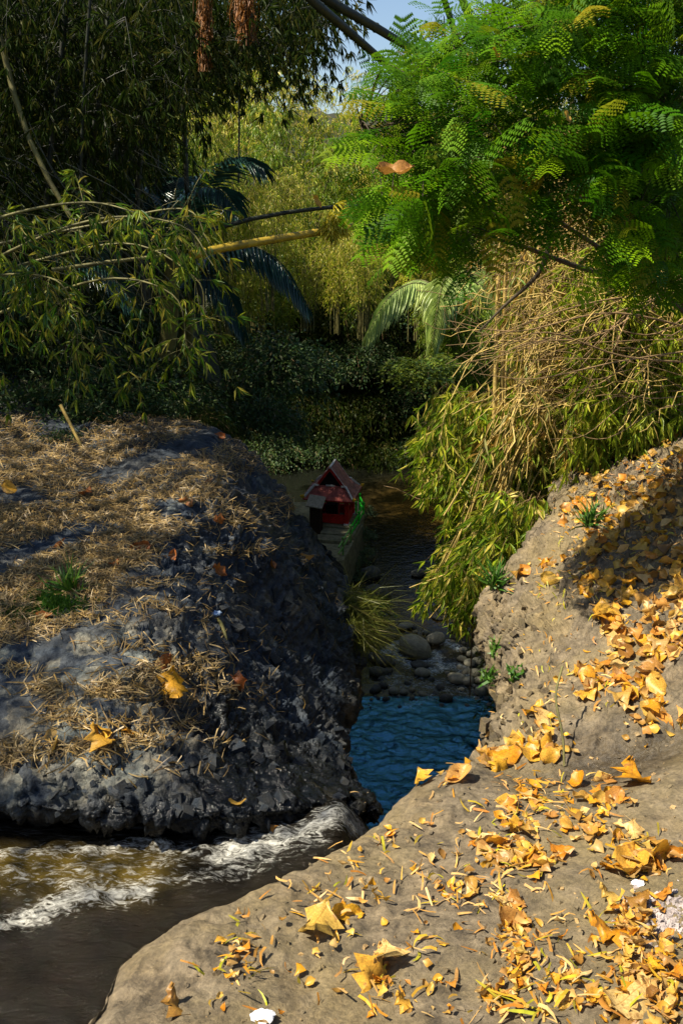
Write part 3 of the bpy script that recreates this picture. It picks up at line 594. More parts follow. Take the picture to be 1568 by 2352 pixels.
m = MB(); m.box(tl(.15, -1.55, .07), (1.7, .5, .14), yaw); m.build('step', M['conc'], ter, .02)
m = MB(); m.box(tl(.0, -.08, .235), (1.62, 1.42, .07), yaw); m.build('step', M['conc'], ter, .015)

# pavilion, local frame: x right, y back, origin on plinth top
pav = empty('pavilion', tl(0, 0, .27), yaw); tag(pav, 'small red open pavilion with a steep tiled roof on the river terrace', 'pavilion')
hw, hd, WH = .66, .56, 1.02
for a in (-1, 1):
    for b in (-1, 1):
        m = MB().box((a * hw, b * hd, WH / 2), (.15, .15, WH)); m.build('post', M['red'], pav, .008)
        f = MB().box((a * hw, b * hd, .035), (.21, .21, .07)).build('post_base', M['white'], pav, .008)
for b, n in ((-1, 'f'), (1, 'b')): MB().box((0, b * hd, .19), (2 * hw - .15, .08, .30)).build('low_wall', M['red'], pav, .005)
for a in (-1, 1): MB().box((a * hw, 0, .19), (.08, 2 * hd - .15, .30)).build('low_wall', M['red'], pav, .005)
for b in (-1, 1):
    MB().box((0, b * hd, .36), (2 * hw - .15, .13, .04)).build('sill', M['red'], pav, .004)
    MB().box((0, b * hd, WH - .05), (2 * hw - .15, .09, .12)).build('beam', M['redb'], pav, .004)
    for x_ in (-.36, .36): MB().box((x_, b * hd, .64), (.05, .05, .54)).build('mullion', M['redb'], pav)
for a in (-1, 1): MB().box((a * hw, 0, WH - .05), (.09, 2 * hd - .15, .12)).build('beam', M['redb'], pav, .004)
MB().box((0, 0, .03), (2 * hw, 2 * hd, .04)).build('floor', M['conc'], pav)
MB().box((-.05, .1, .30), (.42, .34, .50)).build('altar', M['black'], pav, .01)
MB().box((0, 0, WH + .03), (2 * hw + .3, 2 * hd + .3, .05)).build('ceiling', M['black'], pav)
# hip-and-gable roof with curved side slopes
ew, ed, EZ = .98, .86, WH + .02; RH = 1.18; ry = .46
def side(s, t):   # profile from ridge (0) to eave (1)
    return s * ew * (t ** .9), EZ + RH * max(0, 1 - t) ** 1.28
nS = 10
for s in (-1, 1):
    vs = []; fs = []
    for k in range(nS + 1):
        t = k / nS; px_, pz = side(s, t); yy = ry + (ed - ry) * max(0, (t - .52) / .48); yy = max(yy, ry)
        for y_ in (-yy, yy): vs.append((px_, y_, pz + .05 * (t > .95)))
    for k in range(nS): a = 2 * k; fs.append((a, a + 1, a + 3, a + 2) if s > 0 else (a, a + 2, a + 3, a + 1))
    m = MB().add(vs, fs); o = m.build('roof_slope', M['tile_r'], pav); so_ = o.modifiers.new('s', 'SOLIDIFY'); so_.thickness = .04; so_.offset = -1
    tl_ = MB()
    for k in range(22):
        t = (k + .5) / 22; x0, z0 = side(s, k / 22); x1, z1 = side(s, (k + 1.15) / 22); yy = max(ry, ry + (ed - ry) * (t - .52) / .48); n = int(2 * yy / .062)
        for q in range(n):
            y0 = -yy + (q + (.5 if k % 2 else 0)) * .062
            if y0 + .058 > yy: continue
            up = random.uniform(.058, .070)
            tl_.add([(x0, y0, z0 + .045), (x0, y0 + .058, z0 + .045), (x1, y0 + .05, z1 + up), (x1 + s * .006, y0 + .029, z1 + up - .006), (x1, y0 + .008, z1 + up)], [(0, 1, 2, 3, 4) if s < 0 else (4, 3, 2, 1, 0)])
    tag(tl_.build('roof_tiles', M['tile_r'], o), kind='stuff')
tz = side(1, .52); zt_ = tz[1]; xt_ = tz[0]
for s in (-1, 1):      # skirt roofs under the gables
    vs = []; n = 6
    for k in range(n + 1):
        t = k / n; z_ = EZ + (zt_ - EZ - .02) * (1 - t) ** 1.2; y_ = s * (ry - .06 + (ed - ry + .06) * t); x_ = xt_ * .98 + (ew - xt_) * t
        vs += [(-x_, y_, z_), (x_, y_, z_)]
    m = MB().add(vs, [(2 * k, 2 * k + 1, 2 * k + 3, 2 * k + 2)[::(1 if s > 0 else -1)] for k in range(n)]); o = m.build('skirt_roof', M['tile'], pav); so_ = o.modifiers.new('s', 'SOLIDIFY'); so_.thickness = .03
    tl_ = MB()
    for k in range(9):
        def at_(t): return (EZ + (zt_ - EZ - .02) * max(0, 1 - t) ** 1.2, s * (ry - .06 + (ed - ry + .06) * t))
        z0, y0 = at_(k / 9); z1, y1 = at_((k + 1.25) / 9); xx = xt_ * .98 + (ew - xt_) * (k + .3) / 9; nq = int(2 * xx / .085)
        for q in range(nq):
            x0 = -xx + (q + (.5 if k % 2 else 0)) * .085
            if x0 + .08 > xx: continue
            tl_.add([(x0, y0, z0 + .006), (x0 + .08, y0, z0 + .006), (x0 + .074, y1, z1 + .035), (x0 + .04, y1 + s * .016, z1 + .028), (x0 + .006, y1, z1 + .035)], [(0, 1, 2, 3, 4)[::(1 if s > 0 else -1)]])
    tag(tl_.build('roof_tiles', M['tile'], o), kind='stuff')
    # gable: recessed dark triangle, board and red barge boards
    gy = s * (ry - .10); MB().prism([(-xt_ * .8, gy, zt_ - .03), (xt_ * .8, gy, zt_ - .03), (0, gy, EZ + RH - .12)], (0, -s * .03, 0)).build('gable_panel', M['black'], pav)
    MB().box((0, s * (ry - .02), zt_ - .0), (.34, .04, .05)).build('gable_sill', M['white'], pav, .004)
    for q in (-1, 1):
        m = MB(); pts = [side(q, t) for t in (0, .13, .27, .4, .55)]
        for a, b in zip(pts[:-1], pts[1:]): m.bar((a[0], s * (ry + .015), a[1] - .05), (b[0], s * (ry + .015), b[1] - .05), .05, .10)
        m.build('bargeboard', M['redb'], pav)
        m = MB(); pts = [side(q, t) for t in (0, .13, .27, .4, .55)]
        for a, b in zip(pts[:-1], pts[1:]): m.bar((a[0], s * (ry - .01), a[1] + .025), (b[0], s * (ry - .01), b[1] + .025), .09, .035)
        m.build('verge_trim', M['white'], pav)
        m = MB(); a = (q * xt_ * .80, s * (ry + .03), zt_ + .02); b = (q * (xt_ + .06), s * (ry + .05), zt_ + .01); c = (q * (ew - .06), s * (ed - .06), EZ + .09)
        m.bar(a, b, .06, .07); m.bar(b, c, .06, .07); m.build('hip_trim', M['white'], pav)
        m = MB(); m.prism([(q * (ew - .12), s * (ed - .10), EZ + .05), (q * (ew + .02), s * (ed + .02), EZ + .03), (q * (ew + .09), s * (ed + .06), EZ + .15), (q * (ew - .04), s * (ed - .04), EZ + .16)], (.0, -s * .07, .0)).build('corner_tip', M['gold'], pav)
MB().box((0, 0, EZ + RH + .01), (.08, 2 * ry + .02, .07)).build('ridge_cap', M['white'], pav, .01)
for s in (-1, 1): MB().box((0, s * ed * .985, EZ - .0), (2 * ew * .97, .03, .05)).build('fascia', M['redb'], pav)
for s in (-1, 1): MB().box((s * ew * .985, 0, EZ - .0), (.03, 2 * ed * .95, .05)).build('fascia', M['redb'], pav)

# little hut in front of the pavilion
hb = C3(450, 1370, ZT); hut = empty('hut', (hb.x, hb.y + .2, ZT), R_(-14)); tag(hut, 'narrow dark brown hut with a ribbed grey roof at the left of the pavilion', 'hut')
MB().box((0, 0, .62), (.40, .40, 1.24)).build('wall', M['brownw'], hut, .01)
MB().box((.0, -.205, .55), (.26, .02, .95)).build('door', M['brownw'], hut, .005)
ro = MB().box((0, -.02, 1.36), (.62, .62, .04), 0, (R_(22), R_(6))).build('roof', M['sheet'], hut)
for k in range(11):
    MB().box((0, -.02 + (-.29 + k * .058) * math.cos(R_(22)), 1.385 + (-.29 + k * .058) * math.sin(R_(22))), (.62, .026, .03), 0, (R_(22), R_(6))).build('roof_rib', M['sheet'], ro)

# green railing
rl = empty('railing', (0, 0, 0)); tag(rl, 'bright green painted railing along the river edge of the terrace', 'railing')
H_ = .62
rp = [C3(1130, 935, ZT), C3(1188, 1080, ZT), C3(1112, 1230, ZT), C3(985, 1450, ZT), C3(868, 1650, ZT), C3(800, 1760, ZT)]
for k, p in enumerate(rp):
    if k < 5:
        m = MB().box((p.x, p.y, p.z + H_ / 2), (.07, .07, H_)); o = m.build('post', M['greenp'] if k < 3 else M['greenw'], rl, .01)
        me = mesh('knob', STM[0].vertices and np.array([v.co[:] for v in STM[0].vertices]) * .13 + np.array([p.x, p.y, p.z + H_ + .04]), np.array([list(q.vertices) for q in STM[0].polygons])); link('knob', me, o, M['greenp'] if k < 3 else M['greenw'])
    if k < 5:
        q = rp[k + 1]
        for h in (H_ - .05, H_ - .30): MB().bar((p.x, p.y, p.z + h), (q.x, q.y, q.z + h), .05, .055).build('rail', M['greenp'] if k < 3 else M['greenw'], rl)
for p in (rp[0],):
    for k in range(3):
        a = tl(.75 - k * .62, .85, 0); MB().box((a.x, a.y, ZT + .35), (.07, .07, .7)).build('post', M['greenp'], rl)
    a = tl(.78, .85, .6); b = tl(-.8, .85, .6); MB().bar(a, b, .05, .05).build('rail', M['greenp'], rl); a = tl(.78, .85, .36); b = tl(-.8, .85, .36); MB().bar(a, b, .05, .05).build('rail', M['greenp'], rl)

# ------------------------------------------------------------------ bamboo clumps (background and shading groves)
def bamboo_proto(seed, H=11, nc=9, spread=4.0, leafL=.30, leafW=.042, mat='bam_sun', cm='culm_olive', nodes=26, perb=10, cr=.045, start=.22):
    r = np.random.default_rng(seed); root = bpy.data.objects.new('bamboo_clump', None)
    Ps = []; Ds = []; cul = []
    for c in range(nc):
        a = r.random() * 2 * np.pi; b0 = np.array([np.cos(a), np.sin(a), 0]) * r.random() * .7; a += r.normal() * .4; o = np.array([np.cos(a), np.sin(a), 0]); sp = spread * r.uniform(.3, 1.1); h = H * r.uniform(.7, 1.05)
        t = np.linspace(0, 1, 16); pts = b0 + o * (sp * t ** 2.1)[:, None] + np.array([0, 0, 1]) * (h * (t * 1.25 - .42 * t ** 3.2))[:, None]
        cul.append((pts, cr * (1 - .85 * t)))
        tt = r.uniform(start, 1, nodes); node = np.stack([np.interp(tt, t, pts[:, k]) for k in range(3)], 1)
        for nd in node:
            for _ in range(3):
                d = r.normal(size=3) * np.array([1, 1, .5]) + o * .4; d /= np.linalg.norm(d); ln = r.uniform(.5, 1.5)
                s = r.random(perb) ** .7; q = nd + d * (ln * s)[:, None] - np.array([0, 0, 1]) * (.55 * ln * s ** 2)[:, None]
                Ps.append(q); Ds.append(d * .5 + np.array([0, 0, -1.0]) + r.normal(size=(perb, 3)) * .42)
    P = np.vstack(Ps); D = np.vstack(Ds); N = rnd_dirs(len(P)) * .75 + np.array([-.6, -.45, .6]); L = leafL * r.uniform(.6, 1.25, len(P))
    T = frames(P, D, N, L, leafW * r.uniform(.8, 1.3, len(P)))
    V, F, rr = joined([P_RH], T); me = mesh('foliage', V, F, {'rnd': rr}, False); me.materials.append(M[mat])
    parts = [('foliage', me)]
    for c in cul:
        V, F, rr = tubes([c], 6); cme = mesh('culm', V, F, {'rnd': rr}); cme.materials.append(M[cm]); parts.append(('culm', cme))
    return parts
def place_proto(parts, name, loc, rz, sc, label, cat, group, tilt=(0, 0)):
    e = bpy.data.objects.new(name, None); COL.objects.link(e); e.location = loc; e.rotation_euler = (tilt[0], tilt[1], rz); e.scale = (sc,) * 3 if np.isscalar(sc) else sc
    for n, me in parts:
        o = bpy.data.objects.new(n, me); COL.objects.link(o); o.parent = e
        if n == 'foliage': o['kind'] = 'stuff'
    return tag(e, label, cat, group)
B_sun = [bamboo_proto(11 + k) for k in range(3)]
B_grn = [bamboo_proto(31 + k, mat='bam_green', H=10, leafL=.26) for k in range(2)]
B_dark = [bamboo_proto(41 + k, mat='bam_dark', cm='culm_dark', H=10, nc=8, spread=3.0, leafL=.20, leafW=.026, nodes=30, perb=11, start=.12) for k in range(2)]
def R1(a, b): return random.uniform(a, b)
# sunlit thicket at the back
for (X, Y, yy, sc) in ((300, 560, 40, 1.0), (420, 620, 36, .9), (520, 520, 42, 1.1), (600, 640, 34, .8), (700, 560, 40, 1.0), (780, 500, 44, 1.0), (830, 640, 38, .85), (900, 560, 42, 1.0), (960, 640, 36, .8), (1050, 560, 40, 1.0), (1130, 640, 34, .9), (1200, 540, 40, 1.0), (640, 420, 50, 1.1), (480, 400, 50, 1.1), (360, 380, 48, 1.1), (560, 720, 31, .6), (650, 700, 44, .8), (750, 690, 46, .8), (860, 700, 46, .8), (1300, 600, 36, 1.0), (1400, 600, 38, 1.0), (1500, 560, 34, 1.0), (560, 330, 44, 1.0), (420, 520, 30, .8), (520, 640, 28, .7), (620, 560, 50, 1.0), (720, 600, 50, 1.0), (820, 620, 50, 1.0), (920, 620, 50, 1.0), (700, 640, 30, .45), (770, 650, 33, .5), (840, 640, 30, .45), (610, 600, 26, .5), (660, 690, 32, .4)):
    p = aty(float(X), float(Y), yy); p[2] -= 2.2 * sc + .4 + (.5 if 620 < X < 1060 else 0)
    place_proto(random.choice(B_sun + B_sun + B_grn if Y < 560 else B_sun + B_grn), 'bamboo_clump', p, R1(0, 6.28), sc * R1(.9, 1.1), 'yellow green bamboo clump in the sunlit thicket behind the gorge', 'bamboo', 'bamboo clumps of the sunlit thicket')
for (X, Y, yy, sc) in ((1010, 840, 30, .5), (1080, 900, 24, .5), (1150, 850, 22, .5), (1180, 760, 26, .7), (1100, 700, 30, .7)):
    p = aty(float(X), float(Y), yy); p[2] -= 3.2 * sc
    place_proto(random.choice(B_grn), 'bamboo_clump', p, R1(0, 6.28), sc, 'green bamboo clump on the right slope behind the palm', 'bamboo', 'green bamboo clumps on the right slope')
# dark grove on the left
for (x, y, sc) in ((-5.4, 14.6, .95), (-5.5, 13.5, 1.0), (-5.6, 18.5, 1.0), (-7.5, 15.5, 1.1), (-6.5, 19, 1.1), (-5.0, 15.8, 1.1), (-6.2, 16.5, 1.3), (-8.8, 20.5, 1.5), (-12, 20, 1.7), (-10.5, 25, 1.7), (-14.5, 25, 1.9), (-9, 18, 1.2), (-9.5, 13, 1.1), (-8, 11.2, .9), (-8, 23, 1.2), (-11.5, 15, 1.2), (-6.6, 11.8, .75)):
    place_proto(random.choice(B_dark), 'bamboo_clump', (x, y, -1.8), R1(0, 6.28), sc * 1.15, 'dark bamboo clump added out of sight to shade the pavilion', 'bamboo', 'shaded bamboo clumps of the left bank')
for (x, y, sc) in ((-6.8, 28.5, 1.0), (-7.2, 31.5, 1.0), (-6.6, 25.8, .95), (-9.5, 29, 1.3)):  # unseen clumps added to throw shade on the pavilion and the gorge
    place_proto(random.choice(B_dark), 'bamboo_clump', (x, y, -1.8), R1(0, 6.28), sc * 1.15, 'dark bamboo clump added out of sight to shade the pavilion', 'bamboo', 'shaded bamboo clumps of the left bank')
# grove that stands left of the picture and shades the left bank
for (x, y, sc) in ((-5.4, 6.2, .8), (-7.2, 5.0, .85), (-7.2, 6.2, .85), (-9.2, 4.6, 1.0), (-9.5, 7.5, 1.0), (-11.4, 2.6, 1.1), (-11.5, 5.0, 1.1), (-12, 9.5, 1.2), (-14, 3, 1.3), (-14, 7.5, 1.3), (-15, 12, 1.4), (-16, 16, 1.4)):
    place_proto(random.choice(B_dark), 'bamboo_clump', (x, y, -1.2), R1(0, 6.28), sc * 1.15, 'tall bamboo clump at the left of the bank, outside the view', 'bamboo', 'bamboo grove left of the view')

# ------------------------------------------------------------------ shrubs / creepers
def shrub_proto(seed, n=2600, rad=1.4, leaf=.10, wid=.055, mat='shade', hang=.6, twigs=14):
    r = np.random.default_rng(seed); P = []; cur = []
    for k in range(twigs * 5):
        d = r.normal(size=3); d[2] = abs(d[2]) * .8; d /= np.linalg.norm(d); ln = rad * r.uniform(.6, 1.1); s = np.linspace(0, 1, 7)
        c = d * (ln * s)[:, None] + np.array([0, 0, -1]) * (hang * ln * s ** 2.2)[:, None]
        if k < twigs: cur.append((c, .016 * (1 - .8 * s)))
        m = n // (twigs * 5); u = r.random(m) ** .5; q = np.stack([np.interp(u, s, c[:, i]) for i in range(3)], 1); P.append(q + r.normal(size=(m, 3)) * .10 * rad)
    P = np.vstack(P); D = P / (np.linalg.norm(P, axis=1)[:, None] + .1) + r.normal(size=P.shape) * .7 + np.array([0, 0, -hang]); N = rnd_dirs(len(P)) + np.array([0, 0, 1.0])
    T = frames(P, D, N, leaf * r.uniform(.6, 1.3, len(P)), wid * r.uniform(.7, 1.2, len(P)))
    V, F, rr = joined([P_RH], T); me = mesh('foliage', V, F, {'rnd': rr}, False); me.materials.append(M[mat])
    V, F, rr = tubes(cur, 4); c = mesh('stems', V, F); c.materials.append(M['twig']); return [('foliage', me), ('stems', c)]
Sh = [shrub_proto(60 + k, 4200, 1.5, .13, .06) for k in range(3)]
Sd = [shrub_proto(70 + k, 3600, 1.5, .22, .035, 'bam_dark', 1.0) for k in range(2)]
Sl = [shrub_proto(80 + k, 1500, 1.0, .14, .085, 'shrub', .5) for k in range(2)]
Sg = [shrub_proto(90 + k, 3000, 1.3, .20, .032, 'bam_green', .9) for k in range(2)]
cnt = 0
for y in np.arange(13.0, 31, 1.25):       # left wall of the gorge
    for z in (-10.5, -8.2, -6, -4, -2, -.2):
        xl = XL(y) - (.9 if z < -3 and y > 19 else 0)
        if 23 < y < 32 and z < -7: continue
        f = {-10.5: .25, -8.2: .9, -6: 1.4, -4: 1.9, -2: 2.6, -.2: 3.4}[z]
        place_proto(random.choice(Sh + Sh + Sd), 'creeper_bush', (xl - f - R1(0, .4) - .25, y + R1(-.4, .4), z + R1(-.4, .4)), R1(0, 6.28), R1(.75, 1.05), 'dark glossy bush clinging to the shaded left gorge wall', 'bush', 'dark bushes on the left gorge wall'); cnt += 1
for x in np.arange(-7, 8.5, 1.5):          # far end of the gorge
    for z in (-11.2, -9, -6.8, -4.6, -2.4):
        f = {-11.2: .8, -9: 2.2, -6.8: 3.2, -4.6: 4.2, -2.4: 7.5}[z]
        place_proto(random.choice(Sh + Sd + Sd), 'creeper_bush', (x + R1(-.5, .5), 40.0 + f + R1(-.4, .4), z), R1(0, 6.28), R1(1.0, 1.5), 'dark bush on the shaded slope that closes the gorge', 'bush', 'dark bushes at the far end of the gorge')
for y in np.arange(13, 39, 1.7):           # right slope
    for z, f in ((-10.8, 1.2), (-8.6, 2.0), (-6.2, 2.8), (-3.8, 3.8)):
        lit = y < 26
        place_proto(random.choice(Sg if lit and z > -9 else Sd + Sh), 'slope_bush', (XR(y) + f + R1(-.2, .4), y + R1(-.5, .5), z + R1(-.3, .3)), R1(0, 6.28), R1(.9, 1.25), 'leafy bush on the steep right slope of the gorge', 'bush', 'bushes on the right slope of the gorge')

# broadleaf branch in front of the dark gap
p = aty(985., 850., 18); place_proto(Sl[0], 'sapling', p, 1, (1.5, .8, .55), 'broadleaf branch with pale yellow green leaves under the palm', 'sapling', None)
p = aty(930., 850., 17.5); place_proto(Sl[1], 'sapling', p, 2, (.8, .5, .4), 'smaller broadleaf branch reaching left over the dark gap', 'sapling', None)

# ------------------------------------------------------------------ palms
P_LF = (np.array([[-.3, 0, 0], [.3, 0, 0], [-.5, .3, .06], [0, .3, .0], [.5, .3, .06], [-.42, .65, .0], [0, .65, -.05], [.42, .65, .0], [0, 1, -.22]], float),
        np.array([[0, 1, 3], [0, 3, 2], [1, 4, 3], [2, 3, 6], [2, 6, 5], [3, 4, 7], [3, 7, 6], [5, 6, 8], [6, 7, 8]]))
def frond(parent, pts, mat, n=34, ll=.8, lw=.07, droop=.55, rr=.022, twist=0.0):
    c = bez(pts, 26); rc = link('frond', mesh('frond', *tubes([(c, rr * (1 - .8 * np.linspace(0, 1, 26)))], 5)[:2]), parent, M['culm_olive'])
    me = mesh('leaflet', *P_LF, {'rnd': np.full(9, .5)}); me.materials.append(M[mat])
    tg = np.gradient(c, axis=0); tg /= np.linalg.norm(tg, axis=1)[:, None]
    for k in range(n):
        u = .12 + .88 * k / (n - 1); i = u * 25; a = int(min(i, 24)); P = c[a] + (c[a + 1] - c[a]) * (i - a); t = tg[a]
        sd = np.cross(t, [0, 0, 1.0]); sd /= np.linalg.norm(sd) + 1e-6
        L = ll * (math.sin(math.pi * (.12 + .80 * u)) ** .6) * R1(.92, 1.08)
        for s in (-1, 1):
            D = sd * s * (1 - .45 * u) + t * (.45 + .5 * u) + np.array([0, 0, -1]) * (droop * R1(.8, 1.2)) + np.array([0, 0, .25]) * (1 - u)
            T = frames(P[None], D[None], np.array([[0, 0, 1.0]]) + sd[None] * s * .5, L, lw)
            o = bpy.data.objects.new('leaflet', me); COL.objects.link(o); o.parent = rc; o.matrix_local = Matrix(T[0].tolist())
def palm(name, hub, tips, mat, label, group=None, trunk=None, **kw):
    e = empty(name, (0, 0, 0)); tag(e, label, 'palm', group); hub = np.array(hub)
    if trunk is not None: tube_obj('trunk', [(bez([trunk, (np.array(trunk) + hub) / 2 + np.array([.1, 0, 0]), hub], 14), np.linspace(.16, .11, 14))], M['culm_olive'], e, 9)
    for tip, rise in tips:
        tip = np.array(tip); mid = hub * .5 + tip * .5 + np.array([0, 0, rise]); q = hub * .8 + tip * .2 + np.array([0, 0, rise * .75]); q2 = hub * .22 + tip * .78 + np.array([0, 0, rise * .72])
        frond(e, [hub, q, mid, q2, tip], mat, **kw)
    return e
hub = aty(1040., 745., 24); g0 = (hub[0] + 1.0, 25.5, gz(hub[0] + 1.0, 25.5))
palm('palm_tree', hub, [(aty(845., 765., 22.3), 1.25), (aty(992., 788., 20.8), 1.5), (aty(1130., 745., 22.5), 1.15), (aty(1190., 660., 25.5), .9), (aty(900., 700., 26), 1.0), (aty(1100., 620., 27), .8)], 'palm_sun', 'feather palm with pale sunlit fronds drooping over the gorge', trunk=g0, n=40, ll=1.15, lw=.10, droop=.75, rr=.03)
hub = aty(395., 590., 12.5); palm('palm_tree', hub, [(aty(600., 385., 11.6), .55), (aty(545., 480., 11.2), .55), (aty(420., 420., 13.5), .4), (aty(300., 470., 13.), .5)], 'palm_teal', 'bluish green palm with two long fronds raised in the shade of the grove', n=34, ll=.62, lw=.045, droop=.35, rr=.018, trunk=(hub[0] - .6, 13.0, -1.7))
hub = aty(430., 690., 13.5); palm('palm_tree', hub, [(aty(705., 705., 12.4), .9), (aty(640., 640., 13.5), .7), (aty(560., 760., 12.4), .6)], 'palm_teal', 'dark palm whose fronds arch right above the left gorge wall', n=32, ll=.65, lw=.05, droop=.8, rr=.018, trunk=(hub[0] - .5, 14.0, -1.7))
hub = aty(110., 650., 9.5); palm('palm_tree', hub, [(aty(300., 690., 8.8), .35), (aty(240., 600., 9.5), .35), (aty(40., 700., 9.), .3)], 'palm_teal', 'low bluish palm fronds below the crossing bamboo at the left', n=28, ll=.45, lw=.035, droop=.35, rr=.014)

# ------------------------------------------------------------------ near hanging bamboo
def sprays(anchors, per, L, W, spread, sagdir=(0, 0, -1), fan=6, ln=(.25, .6)):
    Ps = []; Ds = []; cur = []
    for A in anchors:
        for _ in range(per):
            d = rg.normal(size=3) * np.array(spread) + np.array(sagdir) * .6; d /= np.linalg.norm(d); l = rg.uniform(*ln); s = np.linspace(0, 1, 6)
            c = A + d * (l * s)[:, None] + np.array([0, 0, -1]) * (.35 * l * s ** 2)[:, None]; cur.append((c, .0022 * (1.3 - s)))
            for u in (.45, .75, 1.0):
                q = np.array([np.interp(u, s, c[:, i]) for i in range(3)]); t = c[-1] - c[-2]; t /= np.linalg.norm(t); n = fan if u == 1.0 else max(2, fan // 2)
                Ps.append(np.repeat(q[None], n, 0)); Ds.append(t * .8 + rg.normal(size=(n, 3)) * .5 + np.array([0, 0, -.55]))
    P = np.vstack(Ps); D = np.vstack(Ds); N = rnd_dirs(len(P)) * .8 + np.array([0, -.7, .6])
    return frames(P, D, N, L * rg.uniform(.6, 1.2, len(P)), W * rg.uniform(.8, 1.25, len(P))), cur
hb_ = empty('hanging_bamboo', aty(-300., 500., 6.5)); hb_.location = (0, 0, 0); tag(hb_, 'arching bamboo with bright hanging leaf fans above the left bank', 'bamboo')
arcs = [[(-200, 700, 7.2), (60, 560, 7.0), (250, 500, 6.8), (420, 520, 6.6), (490, 610, 6.4)], [(-250, 600, 6.5), (0, 500, 6.4), (200, 465, 6.2), (350, 500, 6.0)], [(-200, 800, 7.4), (50, 700, 7.2), (250, 640, 6.8), (400, 680, 6.6), (430, 800, 6.5)],
        [(0, 560, 8.0), (200, 520, 8.0), (420, 480, 7.8), (480, 560, 7.6)], [(-100, 660, 7.8), (80, 600, 7.8), (300, 560, 7.6), (450, 640, 7.4), (470, 720, 7.4)], [(-300, 720, 6.8), (-50, 640, 6.6), (120, 640, 6.4), (180, 720, 6.4)]]
anch = []
for a in arcs:
    c = bez([aty(float(X), float(Y), d) for X, Y, d in a], 24); tube_obj('culm', [(c, .016 * (1 - .8 * np.linspace(0, 1, 24)))], M['culm_olive'], hb_, 6); anch += list(c[5:])
for k in range(120):
    X = rg.uniform(-60, 500); Y = rg.uniform(430, 900) if rg.random() < .6 else rg.uniform(430, 700)
    if Y > 780 and X > 430: continue
    A0 = aty(X, Y, rg.uniform(6.0, 8.6)); anch.append(A0); c = bez([A0 + [R1(-.5, -.2), 0, R1(.2, .5)], A0 + [-.1, 0, .15], A0], 6); tube_obj('twig', [(c, .0025)], M['culm_dark'], hb_, 4)
anch = [a for a in anch if rg.random() < .22]
T, cur = sprays(anch, 4, .135, .018, (1.0, .5, .7), (0, 0, -.7), 7, (.12, .5)); scatter(hb_, [P_RH], T, M['bam_near_o'], M['bam_near'], 300, fine=[P_LANCE])
tube_obj('twigs', cur, M['culm_olive'], hb_, 3)['kind'] = 'stuff'

ob = empty('overhanging_bamboo', (0, 0, 0)); tag(ob, 'dark drooping bamboo foliage filling the shaded upper left corner', 'bamboo'); A = []
for k in range(1500):
    X = rg.uniform(-80, 770); Y = rg.uniform(-90, 600)
    if Y > np.interp(X, [-80, 230, 300, 400, 480, 600, 700, 770], [600, 520, 330, 200, 135, 120, 110, 50]) + rg.normal() * 25: continue
    A.append(aty(X, Y, rg.uniform(8.8, 13)))
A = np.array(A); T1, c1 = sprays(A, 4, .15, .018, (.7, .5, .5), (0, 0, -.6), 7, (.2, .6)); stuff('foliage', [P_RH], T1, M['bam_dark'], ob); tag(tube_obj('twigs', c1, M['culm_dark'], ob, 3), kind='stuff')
for k in range(12):
    X = R1(-50, 420); tube_obj('culm', [culm([aty(X, 640., 13), aty(X + R1(-10, 10), 300., 13), aty(X + R1(-20, 60), -100., 13)], .03, 30, .4, .8)], M['culm_dark'], ob, 6)
# crossing culms
def pole(name, pix, r, mat, label, sides=12, seg=.5, taper=.8, cat='bamboo pole', group=None):
    P = [aty(float(X), float(Y), d) for X, Y, d in pix]; e = tube_obj(name, [culm(P, r, 40, seg, taper)], M[mat], None, sides); return tag(e, label, cat, group)
pole('bamboo_pole', [(440, 586, 8.8), (500, 572, 9.0), (640, 548, 9.4), (765, 528, 9.7), (860, 513, 9.9)], .046, 'culm_yellow', 'thick yellow bamboo pole fallen across the gorge with dark node rings')
pole('bamboo_pole', [(480, 530, 9.8), (600, 498, 10), (740, 478, 10.2), (862, 471, 10.4)], .026, 'culm_dark', 'thin dark bamboo pole lying across above the yellow one')
pole('bamboo_pole', [(120, 620, 7.6), (210, 607, 7.7), (350, 590, 7.8), (400, 587, 8)], .018, 'culm_olive', 'short yellowish bamboo stem behind the left leaf fans')
pole('bamboo_pole', [(640, -70, 8), (716, 0, 8.2), (800, 72, 8.6), (876, 138, 9), (940, 190, 9.3)], .042, 'culm_dark', 'lower of the two dark culms slanting across the sky patch')
pole('bamboo_pole', [(680, -50, 8.4), (752, 0, 8.6), (860, 62, 9), (960, 122, 9.4), (1060, 180, 9.8)], .045, 'culm_dark', 'upper of the two dark culms slanting across the sky patch')
pole('bamboo_pole', [(1090, 260, 9.6), (1060, 130, 9.4), (1020, 0, 9.2), (1000, -80, 9)], .035, 'culm_dark', 'left upright dark culm behind the feathery tree', seg=.4)
pole('bamboo_pole', [(1150, 260, 9.6), (1105, 120, 9.4), (1062, 0, 9.2), (1040, -80, 9)], .045, 'culm_dark', 'right upright dark culm behind the feathery tree', seg=.4)
for X0, X1, d, rr_ in ((125, 110, 9.5, .035), (225, 200, 10.2, .04), (330, 320, 10.6, .035), (250, 275, 11, .03), (400, 440, 11.5, .035), (300, 330, 12, .04), (180, 190, 9, .02), (30, 60, 10, .035)):
    pole('bamboo_culm', [(X1 + (X1 - 200) * .1, 700, d), (X1 - 5, 500, d), ((X0 + X1) / 2 + 4, 300, d), (X0 + 20, 100, d), (X0 + 34, -80, d)], rr_, 'culm_dark', 'upright dark culm in the shade at the upper left', 8, cat='bamboo culm', group='upright culms at the upper left')
pole('bamboo_culm', [(0, 80, 9), (40, 240, 8.9), (90, 370, 8.8), (140, 460, 8.7), (200, 560, 8.6)], .03, 'culm_olive', 'brownish culm leaning down to the right at the upper left edge', cat='bamboo culm')
